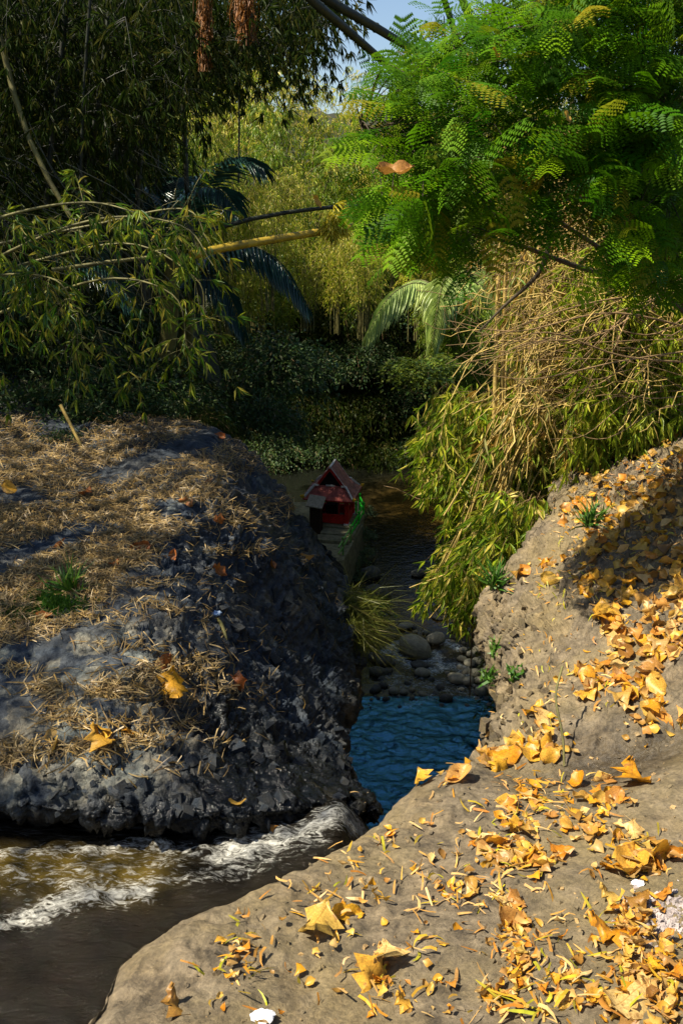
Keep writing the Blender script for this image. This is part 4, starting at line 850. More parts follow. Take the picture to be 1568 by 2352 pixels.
pole('bamboo_culm', [(470, 130, 11), (400, 200, 10.8), (320, 270, 10.6), (260, 350, 10.4), (220, 480, 10.2)], .03, 'culm_dark', 'dark culm slanting from the hanging fibres down to the left', cat='bamboo culm')
pole('bamboo_culm', [(470, 150, 11), (390, 235, 10.8), (330, 300, 10.6), (280, 420, 10.4)], .022, 'culm_dark', 'thinner culm just under the slanting dark one', cat='bamboo culm')
pole('broken_culm', [(140, 930, 9.4), (165, 980, 9.3), (188, 1027, 9.2)], .022, 'culm_tan', 'short brown cane stump leaning in the litter at the left', cat='cane')
pole('bamboo_culm', [(548, 420, 14), (550, 330, 14), (548, 200, 14)], .018, 'culm_dark', 'thin vine like stem hanging straight before the sunlit thicket', cat='vine', seg=1)

# hanging fibres
for (X, y0, y1, wd, lab, cnt_) in ((470, -30, 165, 16, 'orange brown tassel of dry fibres hanging at the top', 260), (560, -30, 105, 24, 'darker frayed tassel of fibres right of the orange one', 240)):
    e = empty('hanging_tassel', (0, 0, 0)); tag(e, lab, 'hanging fibres'); cur = []; Pp = []
    for k in range(cnt_):
        x0 = X + rg.normal() * wd * .45; t0 = rg.uniform(y0, y1 - 40); ln = rg.uniform(30, 70)
        a = aty(x0, t0, 9 + rg.normal() * .08); b = aty(x0 + rg.normal() * 5, min(t0 + ln, y1), 9 + rg.normal() * .1); cur.append((bez([a, (a + b) / 2 + rg.normal(size=3) * .02, b], 5), .004))
    tube_obj('fibres', cur, M['root'], e, 3)['kind'] = 'stuff'
    c = bez([aty(float(X), float(y0) - 40, 9), aty(float(X), float(y1) - 20, 9)], 6); tube_obj('stem', [(c, .012)], M['twig'], e, 5)

# ------------------------------------------------------------------ feathery tree on the right
def bipinnate(seed):
    r = np.random.default_rng(seed); V = []; F = []
    def tri(a, b, c): n = len(V); V.extend([a, b, c]); F.append([n, n + 1, n + 2])
    npn = 7
    for k in range(npn):
        u = .12 + .86 * k / (npn - 1); base = np.array([0, u, -.15 * u * u])
        for s in (-1, 1):
            pl = .38 * math.sin(math.pi * (.2 + .62 * u)) * r.uniform(.9, 1.1); pd = np.array([s * .85, .55, -.12 - .1 * r.random()]); pd /= np.linalg.norm(pd)
            pp = np.array([-pd[1], pd[0], 0]); pp /= np.linalg.norm(pp); m = 6
            for j in range(m):
                b = base + pd * pl * (j + .6) / m + np.array([0, 0, -.10]) * ((j + .6) / m) ** 2
                for q in (-1, 1):
                    l = .075 * (1 - .35 * j / m); tip = b + (pp * q * .9 + pd * .5) * l; sidev = pd * .031
                    tri(b - sidev, b + sidev, tip)
        a = base; tri(a + [-.006, 0, 0], a + [.006, 0, 0], a + [0, .14, 0])
    return np.array(V), np.array(F)
BP = [bipinnate(k) for k in range(4)]
tree = empty('feathery_tree', (4.6, 7.0, -1.0)); tree.location = (0, 0, 0); tag(tree, 'tree with bright green feathery leaves filling the upper right', 'tree')
limbs = [[(1700, 1100, 7.5), (1640, 800, 7.2), (1560, 560, 6.9), (1450, 380, 6.6), (1330, 200, 6.4), (1180, 80, 6.2)], [(1620, 760, 7.2), (1480, 640, 6.8), (1300, 520, 6.4), (1150, 420, 6.0), (980, 330, 5.8), (830, 290, 5.7)],
         [(1560, 560, 6.9), (1400, 500, 6.5), (1270, 360, 6.2), (1150, 220, 6.0), (1000, 150, 5.8)], [(1640, 800, 7.2), (1700, 500, 6.9), (1600, 250, 6.6), (1500, 60, 6.5), (1450, -80, 6.5)], [(1480, 640, 6.8), (1350, 620, 6.3), (1180, 560, 6.0), (1000, 520, 5.9), (880, 470, 5.9)], [(1450, 380, 6.6), (1400, 220, 6.3), (1300, 60, 6.1), (1250, -60, 6.1)],
         [(1600, 760, 7), (1500, 560, 6.2), (1440, 470, 5.8), (1480, 380, 5.5)], [(1270, 500, 6.3), (1240, 620, 6.2), (1160, 700, 6.2), (1100, 760, 6.2)]]
lp = []
for k, l in enumerate(limbs):
    c = bez([aty(float(X), float(Y), d) for X, Y, d in l], 26); r0 = (.06 if k == 0 else .024)
    tube_obj('trunk' if k == 0 else 'branch', [(c, r0 * (1 - .8 * np.linspace(0, 1, 26)))], M['bark'], tree, 8); lp.append(c)
LP = np.vstack([c[4:] for c in lp])
edgeX = lambda Y: np.interp(Y, [-100, 0, 60, 120, 250, 330, 420, 500, 580, 640, 700], [1320, 1210, 1090, 960, 830, 790, 835, 860, 900, 1100, 1330])
tw = []; Pl = []; Dl = []
for k in range(520):
    Y = rg.uniform(-90, 640); X = edgeX(Y) + (1640 - edgeX(Y)) * rg.random() ** 1.05
    if 540 < Y and 1080 < X < 1370: continue
    if Y > 420 and 1130 < X < 1370 and rg.random() < .5: continue
    if Y < 90 and X < 1100 and rg.random() < .6: continue
    if k >= 480 and X > 1280: X -= 300
    d = rg.uniform(4.3, 5.6) if k < 480 else rg.uniform(5.2, 6.2); P = aty(X, Y, d); b = LP[np.argmin(((LP - P) ** 2).sum(1) + rg.random(len(LP)) * .1)]
    c = bez([b, (b + P) / 2 + rg.normal(size=3) * .07 + [0, 0, .05], P], 7); tw.append((c, .005 * (1.4 - np.linspace(0, 1, 7))))
    for u in (.55, .8, 1, 1, 1):
        q = np.array([np.interp(u, np.linspace(0, 1, 7), c[:, i]) for i in range(3)]); Pl.append(q); Dl.append((P - b) / (np.linalg.norm(P - b) + .01) * .5 + rg.normal(size=3) * np.array([.8, .6, .4]) + [-.15, -.15, -.12])
Pl = np.array(Pl); Dl = np.array(Dl); Nl = np.array([0.0, -.55, .85]) + rg.normal(size=Pl.shape) * .38; Ll = .215 * rg.uniform(.65, 1.3, len(Pl))
scatter(tree, BP, frames(Pl, Dl, Nl, Ll, Ll), M['feather_o'], M['feather'], 300)
tube_obj('twigs', tw, M['bark'], tree, 4)['kind'] = 'stuff'
pole('twig', [(1568, 175, 5.0), (1450, 145, 5.0), (1330, 85, 5.0), (1180, 35, 5.1), (1090, 20, 5.2)], .0035, 'twig', 'long thin bare twig crossing the feathery leaves at the top right', 5, .2, cat='twig')

# ------------------------------------------------------------------ dry bamboo thicket on the right bank
dt = empty('dry_bamboo_thicket', (4, 9.5, -1.2)); dt.location = (0, 0, 0); tag(dt, 'golden dry bamboo thicket with drooping stems on the right bank', 'bamboo')
def arcpx(p0, p1, sag, d0, d1, n=9):
    a = aty(float(p0[0]), float(p0[1]), d0); b = aty(float(p1[0]), float(p1[1]), d1); return bez([a, (a + b) / 2 + np.array([0, 0, sag]), b], n)
cur = []; anchg = []; anchd = []
for k in range(190):     # stems falling from the tangle towards the gorge and the bank
    Y0 = rg.uniform(480, 900); X0 = rg.uniform(1190 if Y0 < 820 else 1120, 1600); dx = rg.normal() * 60 - 60 * (X0 < 1330); ln = rg.uniform(100, 420); d0 = rg.uniform(7.6, 10.5)
    c = arcpx((X0, Y0), (X0 + max(-70, min(70, dx)), min(Y0 + ln, 1180 if X0 < 1300 else 1010)), rg.uniform(-.1, .35), d0, d0 + rg.normal() * .4); c[1:-1] += rg.normal(size=(7, 3)) * .035; cur.append((c, rg.uniform(.003, .008))); anchd.append(c[rg.integers(3, 9)])
tag(tube_obj('dry_stems', cur, M['culm_tan'], dt, 4), kind='stuff')
for k, (xa, xb) in enumerate(((1262, 1290), (1275, 1262), (1290, 1300), (1305, 1290), (1318, 1330), (1250, 1240), (1335, 1350), (1282, 1275), (1150, 1135), (1165, 1150), (1480, 1500), (1420, 1430))):
    c = culm([aty(float(xb), 960., 8.7), aty((xa + xb) / 2., 700., 8.6), aty(float(xa), 420., 8.6), aty(float(xa) - 10, 300., 8.6)], .034 if k < 8 else .028, 30, .32, .8); tube_obj('culm', [c], M['culm_tan'], dt, 8)
cur = []
for k in range(300):      # thin arching twigs draped over the front of the thicket
    X0 = rg.uniform(1180, 1640); Y0 = rg.uniform(440, 940); a = rg.choice([-1, 1]) * rg.uniform(30, 200); d0 = rg.uniform(7.0, 8.6)
    cur.append((arcpx((X0, Y0), (X0 + a, Y0 + rg.uniform(-30, 190)), rg.uniform(-.12, .3), d0, d0 + rg.normal() * .3) + rg.normal(size=(9, 3)) * .02, rg.uniform(.002, .005)))
tag(tube_obj('draped_twigs', cur, M['culm_tan'], dt, 4), kind='stuff')
tuft = []
for k in range(800):      # dry sheaths hanging round the lit stems
    X0 = 1290 + rg.normal() * 34; Y0 = rg.uniform(440, 900); c = arcpx((X0, Y0), (X0 + rg.normal() * 14, Y0 + rg.uniform(30, 110)), 0, 8.55 + rg.normal() * .12, 8.5 + rg.normal() * .15, 4); tuft.append((c, .006))
tag(tube_obj('dry_sheaths', tuft, M['culm_tan'], dt, 3), kind='stuff')
A = np.array([aty(rg.uniform(1190 if k % 4 else 1120, 1640), rg.uniform(480 if k % 4 else 840, 980), rg.uniform(8.0, 11.5)) for k in range(600)])
A = np.array([a for a in A if not (1225 < proj(a)[0] < 1350 and a[1] < 9.2 and proj(a)[1] < 900)])
T1, c1 = sprays(A, 3, .19, .022, (.8, .4, .35), fan=7, ln=(.2, .6))
scatter(dt, [P_RH], T1, M['dry_o'], M['dry'], 300, fine=[P_LANCE]); tag(tube_obj('twigs', c1, M['twig'], dt, 3), kind='stuff')
gb = empty('green_bamboo_thicket', (0, 0, 0)); tag(gb, 'dense green bamboo behind the dry stems on the right bank', 'bamboo')
A = np.array([aty(rg.uniform(1200, 1700), rg.uniform(420, 1000), rg.uniform(9.5, 13)) for _ in range(820)] + [aty(rg.uniform(1350, 1640), rg.uniform(560, 1000), rg.uniform(7.6, 9.0)) for _ in range(520)])
A = np.array([a for a in A if not (1225 < proj(a)[0] < 1350 and a[1] < 9.4)])
T1, c1 = sprays(A, 3, .20, .023, (.5, .4, .35), fan=7, ln=(.2, .6)); stuff('foliage', [P_RH], T1, M['lime'], gb)
for k in range(7):
    X = 1180 + k * 65; tube_obj('culm', [culm([aty(X + R1(-20, 20), 1000., 11.5), aty(X + R1(-20, 20), 600., 11.5), aty(X + R1(-60, 20), 200., 11.5)], .035, 30, .35, .8)], M['culm_olive'], gb, 8)

# bare tangled branches reaching left
bt = empty('bare_branches', (0, 0, 0)); tag(bt, 'tangle of thin bare brown branches reaching left over the gorge', 'branches')
for k in range(34):
    X0 = rg.uniform(1480, 1700); Y0 = rg.uniform(620, 960); X1 = rg.uniform(1020, 1380); Y1 = 850 + rg.normal() * 60 + (Y0 - 800) * .2; d = rg.uniform(6.4, 8.2)
    P = [aty(X0, Y0, d + .4), aty(X0 * .6 + X1 * .4, Y0 * .6 + Y1 * .4 + rg.normal() * 35, d + .2), aty(X0 * .25 + X1 * .75, Y0 * .25 + Y1 * .75 + rg.normal() * 25, d), aty(X1, Y1, d)]
    tube_obj('branch', [(bez(P, 16), rg.uniform(.005, .011) * (1.1 - np.linspace(0, 1, 16) * .8))], M['twig'], bt, 5)
tw = []
for k in range(260):
    X0 = rg.uniform(1050, 1568); Y0 = rg.uniform(560, 960) if k % 3 else rg.uniform(480, 640); a = rg.uniform(0, 6.28); ln = rg.uniform(40, 150); d = rg.uniform(6.2, 8.0)
    tw.append((bez([aty(X0, Y0, d), aty(X0 + math.cos(a) * ln * .5 + rg.normal() * 10, Y0 + math.sin(a) * ln * .3 + rg.normal() * 12, d), aty(X0 + math.cos(a) * ln, Y0 + math.sin(a) * ln * .6, d)], 8), .003))
tag(tube_obj('twigs', tw, M['twig'], bt, 3), kind='stuff')

# bamboo cascading into the gorge from the right bank
cb = empty('cascading_bamboo', (0, 0, 0)); tag(cb, 'yellow green bamboo cascading from the right bank down to the river', 'bamboo')
cur = []; A = []
edgeL = lambda Y: np.interp(Y, [860, 950, 1050, 1110, 1180, 1300, 1360], [1000, 960, 950, 1010, 1040, 990, 1020]); edgeR = lambda Y: np.interp(Y, [860, 1000, 1100, 1200, 1300, 1350], [1330, 1310, 1280, 1230, 1150, 1090])
for k in range(480):
    Y = rg.uniform(870, 1335); X = rg.uniform(edgeL(Y) + 25, edgeR(Y)); A.append(aty(X, Y, rg.uniform(8.6, 11.0)))
for k in range(150):
    Y = rg.uniform(1120, 1330); X = rg.uniform(edgeR(Y) - 110, edgeR(Y)); A.append(aty(X, Y, rg.uniform(7.2, 8.8)))
T1, c1 = sprays(np.array(A), 3, .19, .026, (.6, .4, .3), (-.4, 0, -1), fan=6, ln=(.15, .45))
stuff('foliage', [P_RH], T1[600::2], M['bam_sun'], cb); stuff('foliage', [P_RH], T1[601::2], M['bam_green'], cb); 
scatter(cb, [P_RH], T1[:600], M['bam_near_o'], M['bam_near'], 300, fine=[P_LANCE])
for k in range(26):
    X0 = rg.uniform(1180, 1300); Y0 = rg.uniform(880, 1050); X1 = rg.uniform(1000, 1180); Y1 = rg.uniform(1120, 1400); tube_obj('stem', [(arcpx((X0, Y0), (X1, Y1), .35, 8.6, 8.4, 12), rg.uniform(.005, .010))], M['culm_tan'], cb, 5)
for pts in ([(1180, 1180), (1080, 1290), (940, 1350)], [(1150, 1200), (1060, 1330), (985, 1420)], [(1100, 1250), (1040, 1330), (1005, 1330)], [(1090, 1290), (1040, 1350), (1060, 1378)], [(1060, 1300), (1010, 1360), (1000, 1310)]):
    tube_obj('stem', [(bez([aty(float(a), float(b), 8.5) for a, b in pts], 10), .007)], M['culm_tan'], cb, 5)
tag(tube_obj('twigs', c1[::2], M['twig'], cb, 3), kind='stuff')
pole('twig', [(1060, 1120, 9), (980, 1150, 9), (920, 1125, 9.1), (880, 1116, 9.2)], .005, 'twig', 'thin bare twig arching over the dark river right of the pavilion', 5, .3, cat='twig')

# leaf tuft on the yellow pole
e = empty('leaf_tuft', (0, 0, 0)); tag(e, 'tuft of bright yellow green leaves sitting on the yellow pole', 'leaves')
A = np.array([aty(770. + rg.normal() * 8, 505. + rg.normal() * 14, 9.5) for _ in range(16)]); T1, c1 = sprays(A, 2, .15, .022, (.7, .5, .6), fan=6, ln=(.04, .12)); scatter(e, [P_RH], T1, M['tuft'], M['bam_near'], 300, fine=[P_LANCE])

# ------------------------------------------------------------------ grass tufts, wall plants, moss
def blades(P, n, L, W, out, up, mat, name, label, cat, jitter=.05, cur=.5, group=None):
    P = np.array(P); q = P + rg.normal(size=(n, 3)) * jitter; D = np.array(out) * rg.uniform(.3, 1.2, (n, 1)) + np.array([0, 0, up]) + rg.normal(size=(n, 3)) * .35
    T = frames(q, D, rnd_dirs(n) + np.array([0, -.5, .5]), L * rg.uniform(.5, 1.15, n), W); pr = (np.array([[-.5, 0, 0], [.5, 0, 0], [-.4, .5, 0], [.4, .5, 0], [0, 1, -cur]], float), np.array([[0, 1, 3], [0, 3, 2], [2, 3, 4]]))
    o = stuff(name, [pr], T, M[mat]); del o['kind']; return tag(o, label, cat, group)
pt = hitpx(805, 1400)
for X, Y, n in ((800, 1390, 500), (812, 1430, 420)):
    h = hitpx(X, Y)
    if h: blades(h[0], n, .85, .007, (.45, -.1, 0), -.35, 'grass', 'grass_tuft', 'long grass tuft hanging from the left rock edge over the rapids' if n == 500 else 'lower hanging grass tuft on the left rock edge', 'grass', .10)
e = place_proto(shrub_proto(101, 900, .5, .07, .035, 'moss', .4, 8), 'fern', aty(850., 1400., 10.6), 0, .8, 'green fern just above the hanging grass tuft', 'fern', None)
for k, (cx_, cy_, dz_) in enumerate(((1210, 960, -.1), (1200, 1150, -.5), (1190, 1250, -1.0), (1120, 1350, -1.2), (1080, 1450, -1.5), (1210, 1060, -.9))):
    q = C3(cx_ + 25, cy_, ZT); place_proto(shrub_proto(110 + k, 520, .5, .10, .045, 'shrubd', .2, 7), 'wall_plant', (q.x + .05, q.y, ZT + dz_), R1(0, 6), .8, 'leafy plant growing from the river face of the terrace', 'plant', 'plants on the terrace wall')
place_proto(Sh[0], 'bush', aty(600., 960., 13.5), 1, .6, 'green bush just behind the far corner of the left bank', 'bush', None)
place_proto(Sh[1], 'bush', aty(640., 850., 15), 3, .9, 'large dark bush above the corner of the left bank', 'bush', None)
for k in range(34):
    X = -160 + k * 18.5 + R1(-8, 8); Y = np.interp(X, [-200, 0, 200, 400, 470], [1075, 1050, 1005, 945, 950]); q = atz(float(X), float(Y), -1.25); b = (k % 3) * .7
    place_proto(random.choice(Sd + Sh), 'bank_bush', (q[0] - b * .3, q[1] + b, q[2] - .1), R1(0, 6.28), (.38, .55, .75)[k % 3], 'dark leafy bush behind the straw covered top of the left bank', 'bush', 'dark bushes behind the left bank')
def onrock(X, Y):
    h = hitpx(X, Y); return h
mo = []
for (X, Y, s, n) in ((130, 1390, 34, 900), (40, 1408, 40, 700), (110, 1370, 25, 300)):
    for k in range(n):
        h = hitpx(X + rg.normal() * s, Y + rg.normal() * s * .35)
        if h: mo.append(np.array(h[0]))
mo = np.array(mo); T = frames(mo, rnd_dirs(len(mo)) * .7 + [0, 0, .8], rnd_dirs(len(mo)), .05 * rg.uniform(.5, 1.3, len(mo)), .012); o = stuff('ground_cover', [P_RH], T, M['moss']); tag(o, 'patch of low green plants on the left bank', 'ground cover')
for X, Y, s in ((1340, 690, 20), (1345, 760, 18), (1135, 1345, 18), (1355, 1205, 16), (1220, 1190, 22), (1100, 1688, 8), (1135, 1500, 8), (1125, 1560, 8), (160, 1360, 20), (1180, 1550, 6)):
    h = hitpx(X, Y)
    if h and Y > 1000: 
        q = blades(h[0], 60, s * .0022 * h[2], .02, (0, 0, 0), .6, 'moss', 'sprout', 'small green sprout growing on bare rock', 'plant', .02, .3, 'small sprouts on the rocks')

# ------------------------------------------------------------------ litter
def leaf_shape(seed, lobed):
    r = np.random.default_rng(seed); nu, nv = 9, 7; V = []; curl = r.uniform(.2, .9); cup = r.uniform(-.9, .9); tw_ = r.uniform(-.9, .9); k1, k2 = r.uniform(2, 4), r.uniform(0, 6)
    for i in range(nu):
        u = i / (nu - 1); w_ = .36 * math.sin(math.pi * min(1, u ** .75)) ** .7 + .012
        if lobed: w_ *= 1 + .55 * math.cos(u * 3 * 2 * math.pi + 1.0)
        if seed % 3 == 1: w_ *= .72
        w_ *= r.uniform(.9, 1.1)
        for j in range(nv):
            v = j / (nv - 1) * 2 - 1; jx = v * w_; z_ = cup * (abs(v) ** 1.6) * w_ * .9 + curl * (u - .5) ** 2 * 1.1 + .05 * math.sin(k1 * 3 * u + k2 + 2.5 * v) + tw_ * v * w_ * (u - .5) + (.0 if j != nv // 2 else -.015)
            V.append((jx * math.cos(cup * v * .5), u + (.10 * math.cos(v * 6) if lobed and i > 2 else 0) * abs(v), z_ + .05))
    V = np.array(V); V[:, 2] -= V[:, 2].min(); i = np.arange(nu - 1)[:, None] * nv; j = np.arange(nv - 1)[None]
    F = np.stack([i + j, i + j + 1, i + nv + j + 1, i + nv + j], -1).reshape(-1, 4)
    V[:, 1] -= .5; return V, np.vstack([F[:, [0, 1, 2]], F[:, [0, 2, 3]]])
FL = [leaf_shape(k, k % 3 == 0) for k in range(10)]
def low(p):   # light version for the joined mass: every other row
    V, F = p; V = V.reshape(9, 7, 3)[::2, ::2].reshape(-1, 3); i = np.arange(4)[:, None] * 4; j = np.arange(3)[None]
    F = np.stack([i + j, i + j + 1, i + 4 + j + 1, i + 4 + j], -1).reshape(-1, 4); return V, np.vstack([F[:, [0, 1, 2]], F[:, [0, 2, 3]]])
FLl = [low(p) for p in FL]
FLM = []
for v, f in FL: me = mesh('fallen_leaf', v, f); me.materials.append(M['fall_o']); FLM.append(me)
FLR = [m_.copy() for m_ in FLM]
for m_ in FLR: m_.materials.clear(); m_.materials.append(M['fall_red'])
def leafT(h, L, lift=.0, tilt=.35):
    n = np.array(h[1]); n = n if n[2] > 0 else -n; n = n + rg.normal(size=3) * tilt; n /= np.linalg.norm(n); a = rg.uniform(0, 6.28); d = np.array([math.cos(a), math.sin(a), 0]); d -= n * (d @ n)
    return frames((np.array(h[0]) + np.array(h[1]) * lift)[None], d[None], n[None], L, L)[0]
def fleaf(X, Y, Lpx, label, group=None, red=False, lift=.004, tilt=.2):
    h = hitpx(X, Y)
    if not h: return
    dep = proj(np.array(h[0]))[2]; L = Lpx / 1568 * .8494 * dep
    o = bpy.data.objects.new('fallen_leaf', random.choice(FLR if red else FLM)); COL.objects.link(o); o.matrix_world = Matrix(leafT(h, L, lift, tilt).tolist()); tag(o, label, 'leaf', group)
for a in ((390, 1580, 75, 'large yellow orange leaf on the straw in the middle of the left bank'), (240, 1672, 80, 'broad pale orange leaf in the sun patch of the left bank'), (290, 1690, 60, 'orange leaf leaning against the broad one in the sun patch'), (225, 1712, 70, 'bright yellow curled leaf at the front edge of the sun patch'),
          (130, 1718, 55, 'orange leaf lying left of the sun patch'), (118, 1690, 45, 'small orange leaf behind the one left of the sun patch'), (705, 1282, 32, 'yellow leaf on a straw tuft at the right rim of the left bank'), (25, 1128, 50, 'yellow leaf at the far left edge of the bank'), (545, 1848, 40, 'orange leaf caught on the dark face above the stream'),
          (1215, 1735, 95, 'big veined yellow leaf by the dark hollow on the platform'), (1050, 1790, 85, 'bright yellow crumpled leaf near the tip of the platform'), (1160, 1740, 90, 'curled orange leaf on the rim of the dark hollow'), (1250, 1650, 70, 'upright curled orange leaf on the bare right bank'),
          (790, 2105, 90, 'bright orange leaf standing up in the middle foreground'), (735, 2140, 100, 'long curled orange leaf left of the standing one'), (830, 2245, 110, 'long pointed brown orange leaf low in the foreground'), (900, 2225, 100, 'pale crumpled leaf beside the long pointed one'), (395, 2320, 80, 'yellow leaf with a dark fold at the bottom edge'), (310, 2175, 55, 'lone pale leaf on the bare stone at the left'),
          (1170, 2130, 90, 'two toned yellow leaf in the leaf trail'), (1440, 2310, 140, 'large yellow leaf in the bottom right corner'), (1400, 2155, 110, 'folded golden leaf near the grey ash patch'), (1510, 1975, 130, 'wide crumpled golden leaf at the right edge'), (1450, 1990, 110, 'golden leaf overlapping the wide crumpled one'), (1450, 1800, 110, 'golden leaf with a shadowed edge on the right boulder'), (1360, 1260, 70, 'upright folded yellow leaf in the right bank litter')):
    fleaf(*a)
for X, Y, s in ((320, 1258, 50), (140, 1255, 38), (260, 1300, 36), (395, 1280, 40), (500, 1310, 40), (540, 1568, 50), (620, 1300, 40), (90, 1345, 40), (430, 1155, 34), (500, 1190, 30), (370, 1530, 60), (570, 1280, 36), (600, 1040, 34), (505, 1005, 28), (200, 1140, 34), (100, 1420, 40), (480, 1110, 26), (145, 1340, 45), (170, 1355, 40)):
    fleaf(X, Y, s, 'rusty brown leaf lying in the straw of the left bank', 'brown leaves on the left bank', True)
fl_list = []   # candidates for the right side: (X, Y, sizepx)
def cluster(X, Y, sx, sy, n, s):
    for _ in range(int(n * .75)): fl_list.append((X + rg.normal() * sx * .8, Y + rg.normal() * sy * .8, s * (.25 + .85 * rg.random() ** 1.6)))
for _ in range(950):      # thick litter on the right bank
    Y = 975 + 545 * rg.random() ** 1.4; x0 = np.interp(Y, [1000, 1070, 1150, 1250, 1330, 1520], [1330, 1290, 1290, 1300, 1330, 1400]); X = x0 + (1660 - x0) * rg.random() ** .8
    fl_list.append((X, Y, np.interp(Y, [1000, 1500], [22, 46]) * (.35 + .9 * rg.random() ** 1.3)))
for c in ((1320, 1190, 60, 18, 50, 36), (1360, 1330, 50, 16, 40, 42), (1250, 1300, 40, 12, 20, 34), (1400, 1430, 26, 18, 22, 60), (1370, 1560, 50, 22, 46, 50), (1480, 1590, 40, 40, 34, 60), (1250, 1680, 18, 40, 16, 46), (1500, 1660, 40, 40, 30, 60), (1230, 1720, 50, 18, 30, 56), (1120, 1750, 50, 10, 20, 56), (1250, 1840, 60, 24, 46, 52), (1200, 1880, 30, 40, 30, 48),
          (1150, 1970, 50, 30, 55, 50), (1220, 1990, 40, 24, 36, 56), (1050, 2050, 30, 18, 20, 44), (1350, 1900, 60, 30, 40, 56), (1480, 1980, 60, 24, 60, 70), (1400, 1830, 40, 30, 20, 56), (1180, 2160, 26, 60, 60, 46), (1190, 2230, 20, 50, 40, 44), (1130, 2300, 30, 30, 20, 50), (1480, 2220, 60, 60, 110, 50), (1450, 2100, 60, 40, 40, 56), (1300, 2300, 50, 40, 26, 46), (530, 2200, 30, 50, 20, 36), (880, 2260, 30, 40, 20, 50), (770, 2120, 30, 30, 10, 44), (1000, 1790, 50, 16, 14, 50), (1420, 2310, 90, 30, 50, 56), (990, 2300, 40, 30, 10, 40), (1550, 2330, 50, 50, 60, 50)): cluster(*c)
for _ in range(130): fl_list.append((rg.uniform(500, 1568), rg.uniform(1880, 2352), rg.uniform(14, 30)))
TT = []; szz = []
for X, Y, s in fl_list:
    h = hitpx(X, Y)
    if not h or h[0][1] > 13 or h[0][0] < -1.6 or (h[1][2] < .3): continue
    dep = proj(np.array(h[0]))[2]; TT.append(leafT(h, s / 1568 * .8494 * dep, rg.uniform(.003, .02) if Y > 1500 else rg.uniform(.003, .04), .30)); szz.append(s)
TT = np.array(TT); order = np.argsort(-np.array(szz))
for i in order[:250]:
    o = bpy.data.objects.new('fallen_leaf', random.choice(FLM)); COL.objects.link(o); o.matrix_world = Matrix(TT[i].tolist())
    tag(o, 'dry yellow orange leaf fallen on the sunlit right hand rock', 'leaf', 'fallen leaves on the right hand rock')
tag(stuff('leaf_litter', FLl, TT[order[250:]], M['fall'], smooth=True), 'smaller dry orange leaves scattered over the right hand rock', 'leaf litter')

def stp(b, z): return (np.array([[-.5, -.5, 0], [.5, -.5, 0], [-.5 + b, -.1, z], [.5 + b, -.1, z], [-.4 + b * .6, .25, z * .6], [.4 + b * .6, .25, z * .6], [-.1 - b * .5, .5, 0], [.1 - b * .5, .5, 0]], float), np.array([[0, 1, 3], [0, 3, 2], [2, 3, 5], [2, 5, 4], [4, 5, 7], [4, 7, 6]]))
P_STS = [stp(0, .05), stp(.5, .06), stp(-.8, .03), stp(1.3, .10), stp(-.3, .12), stp(0, .02)]
def straw(samples, Lr, W, mat, name, label, tilt=.25, dirbias=None):
    T = []
    for X, Y in samples:
        h = hitpx(X, Y)
        if not h or h[1][2] < .25: continue
        L = rg.uniform(*Lr); t = leafT(h, 1, rg.uniform(.002, .03), tilt); t[:3, 0] *= W * rg.uniform(.6, 1.4); t[:3, 1] *= L; t[:3, 2] *= L; T.append(t)
    return tag(stuff(name, P_STS, np.array(T), M[mat]), label, 'straw')
sam = []
while len(sam) < 15000:      # straw carpet of the left bank, thinning towards the viewer
    Y = rg.uniform(955, 1480); X = rg.uniform(-60, 720)
    lim = np.interp(X, [0, 150, 280, 420, 560, 720], [1480, 1440, 1350, 1215, 1205, 1190])
    if Y > lim + rg.normal() * 12: continue
    if rg.random() > (1 - .25 * (Y - 955) / 500): continue
    if math.sin(X * .021 + 2.0 * math.sin(Y * .03)) + math.sin(Y * .045 + X * .013) > .9 + rg.normal() * .3: continue
    sam.append((X, Y))
straw(sam, (.07, .22), .0065, 'straw', 'straw_litter', 'carpet of dry bamboo leaves over the far part of the left bank')
sam = []
for X, Y, sx, sy, n in ((350, 1340, 50, 8, 130), (400, 1400, 30, 6, 60), (280, 1280, 40, 12, 150), (560, 1265, 60, 7, 160), (620, 1245, 30, 14, 60), (330, 1385, 40, 9, 60), (100, 1580, 30, 8, 50), (300, 1480, 60, 10, 90), (230, 1420, 60, 10, 120), (400, 1540, 60, 12, 230), (330, 1570, 60, 14, 230), (250, 1590, 40, 10, 140), (450, 1520, 40, 12, 130), (370, 1610, 60, 12, 100), (520, 1580, 40, 10, 90), (600, 1600, 30, 8, 20), (100, 1575, 16, 14, 50), (30, 1540, 30, 10, 50), (60, 1720, 50, 14, 200), (20, 1745, 30, 8, 120), (160, 1650, 40, 14, 120), (200, 1720, 50, 12, 160), (320, 1700, 50, 10, 150), (300, 1665, 60, 10, 120), (430, 1660, 24, 10, 40), (130, 1600, 20, 20, 60), (500, 1700, 40, 10, 30), (480, 1310, 10, 30, 30), (470, 1430, 10, 30, 24), (540, 1350, 30, 40, 40), (700, 1290, 14, 10, 40), (300, 1760, 120, 14, 60), (640, 1500, 80, 80, 60), (560, 1460, 90, 60, 60), (760, 1350, 40, 40, 40)):
    for _ in range(n): sam.append((X + rg.normal() * sx, Y + rg.normal() * sy))
straw(sam, (.05, .18), .0075, 'straw', 'straw_litter', 'wisps of dry bamboo leaves in the hollows of the dark left rock', .35)
sam = []
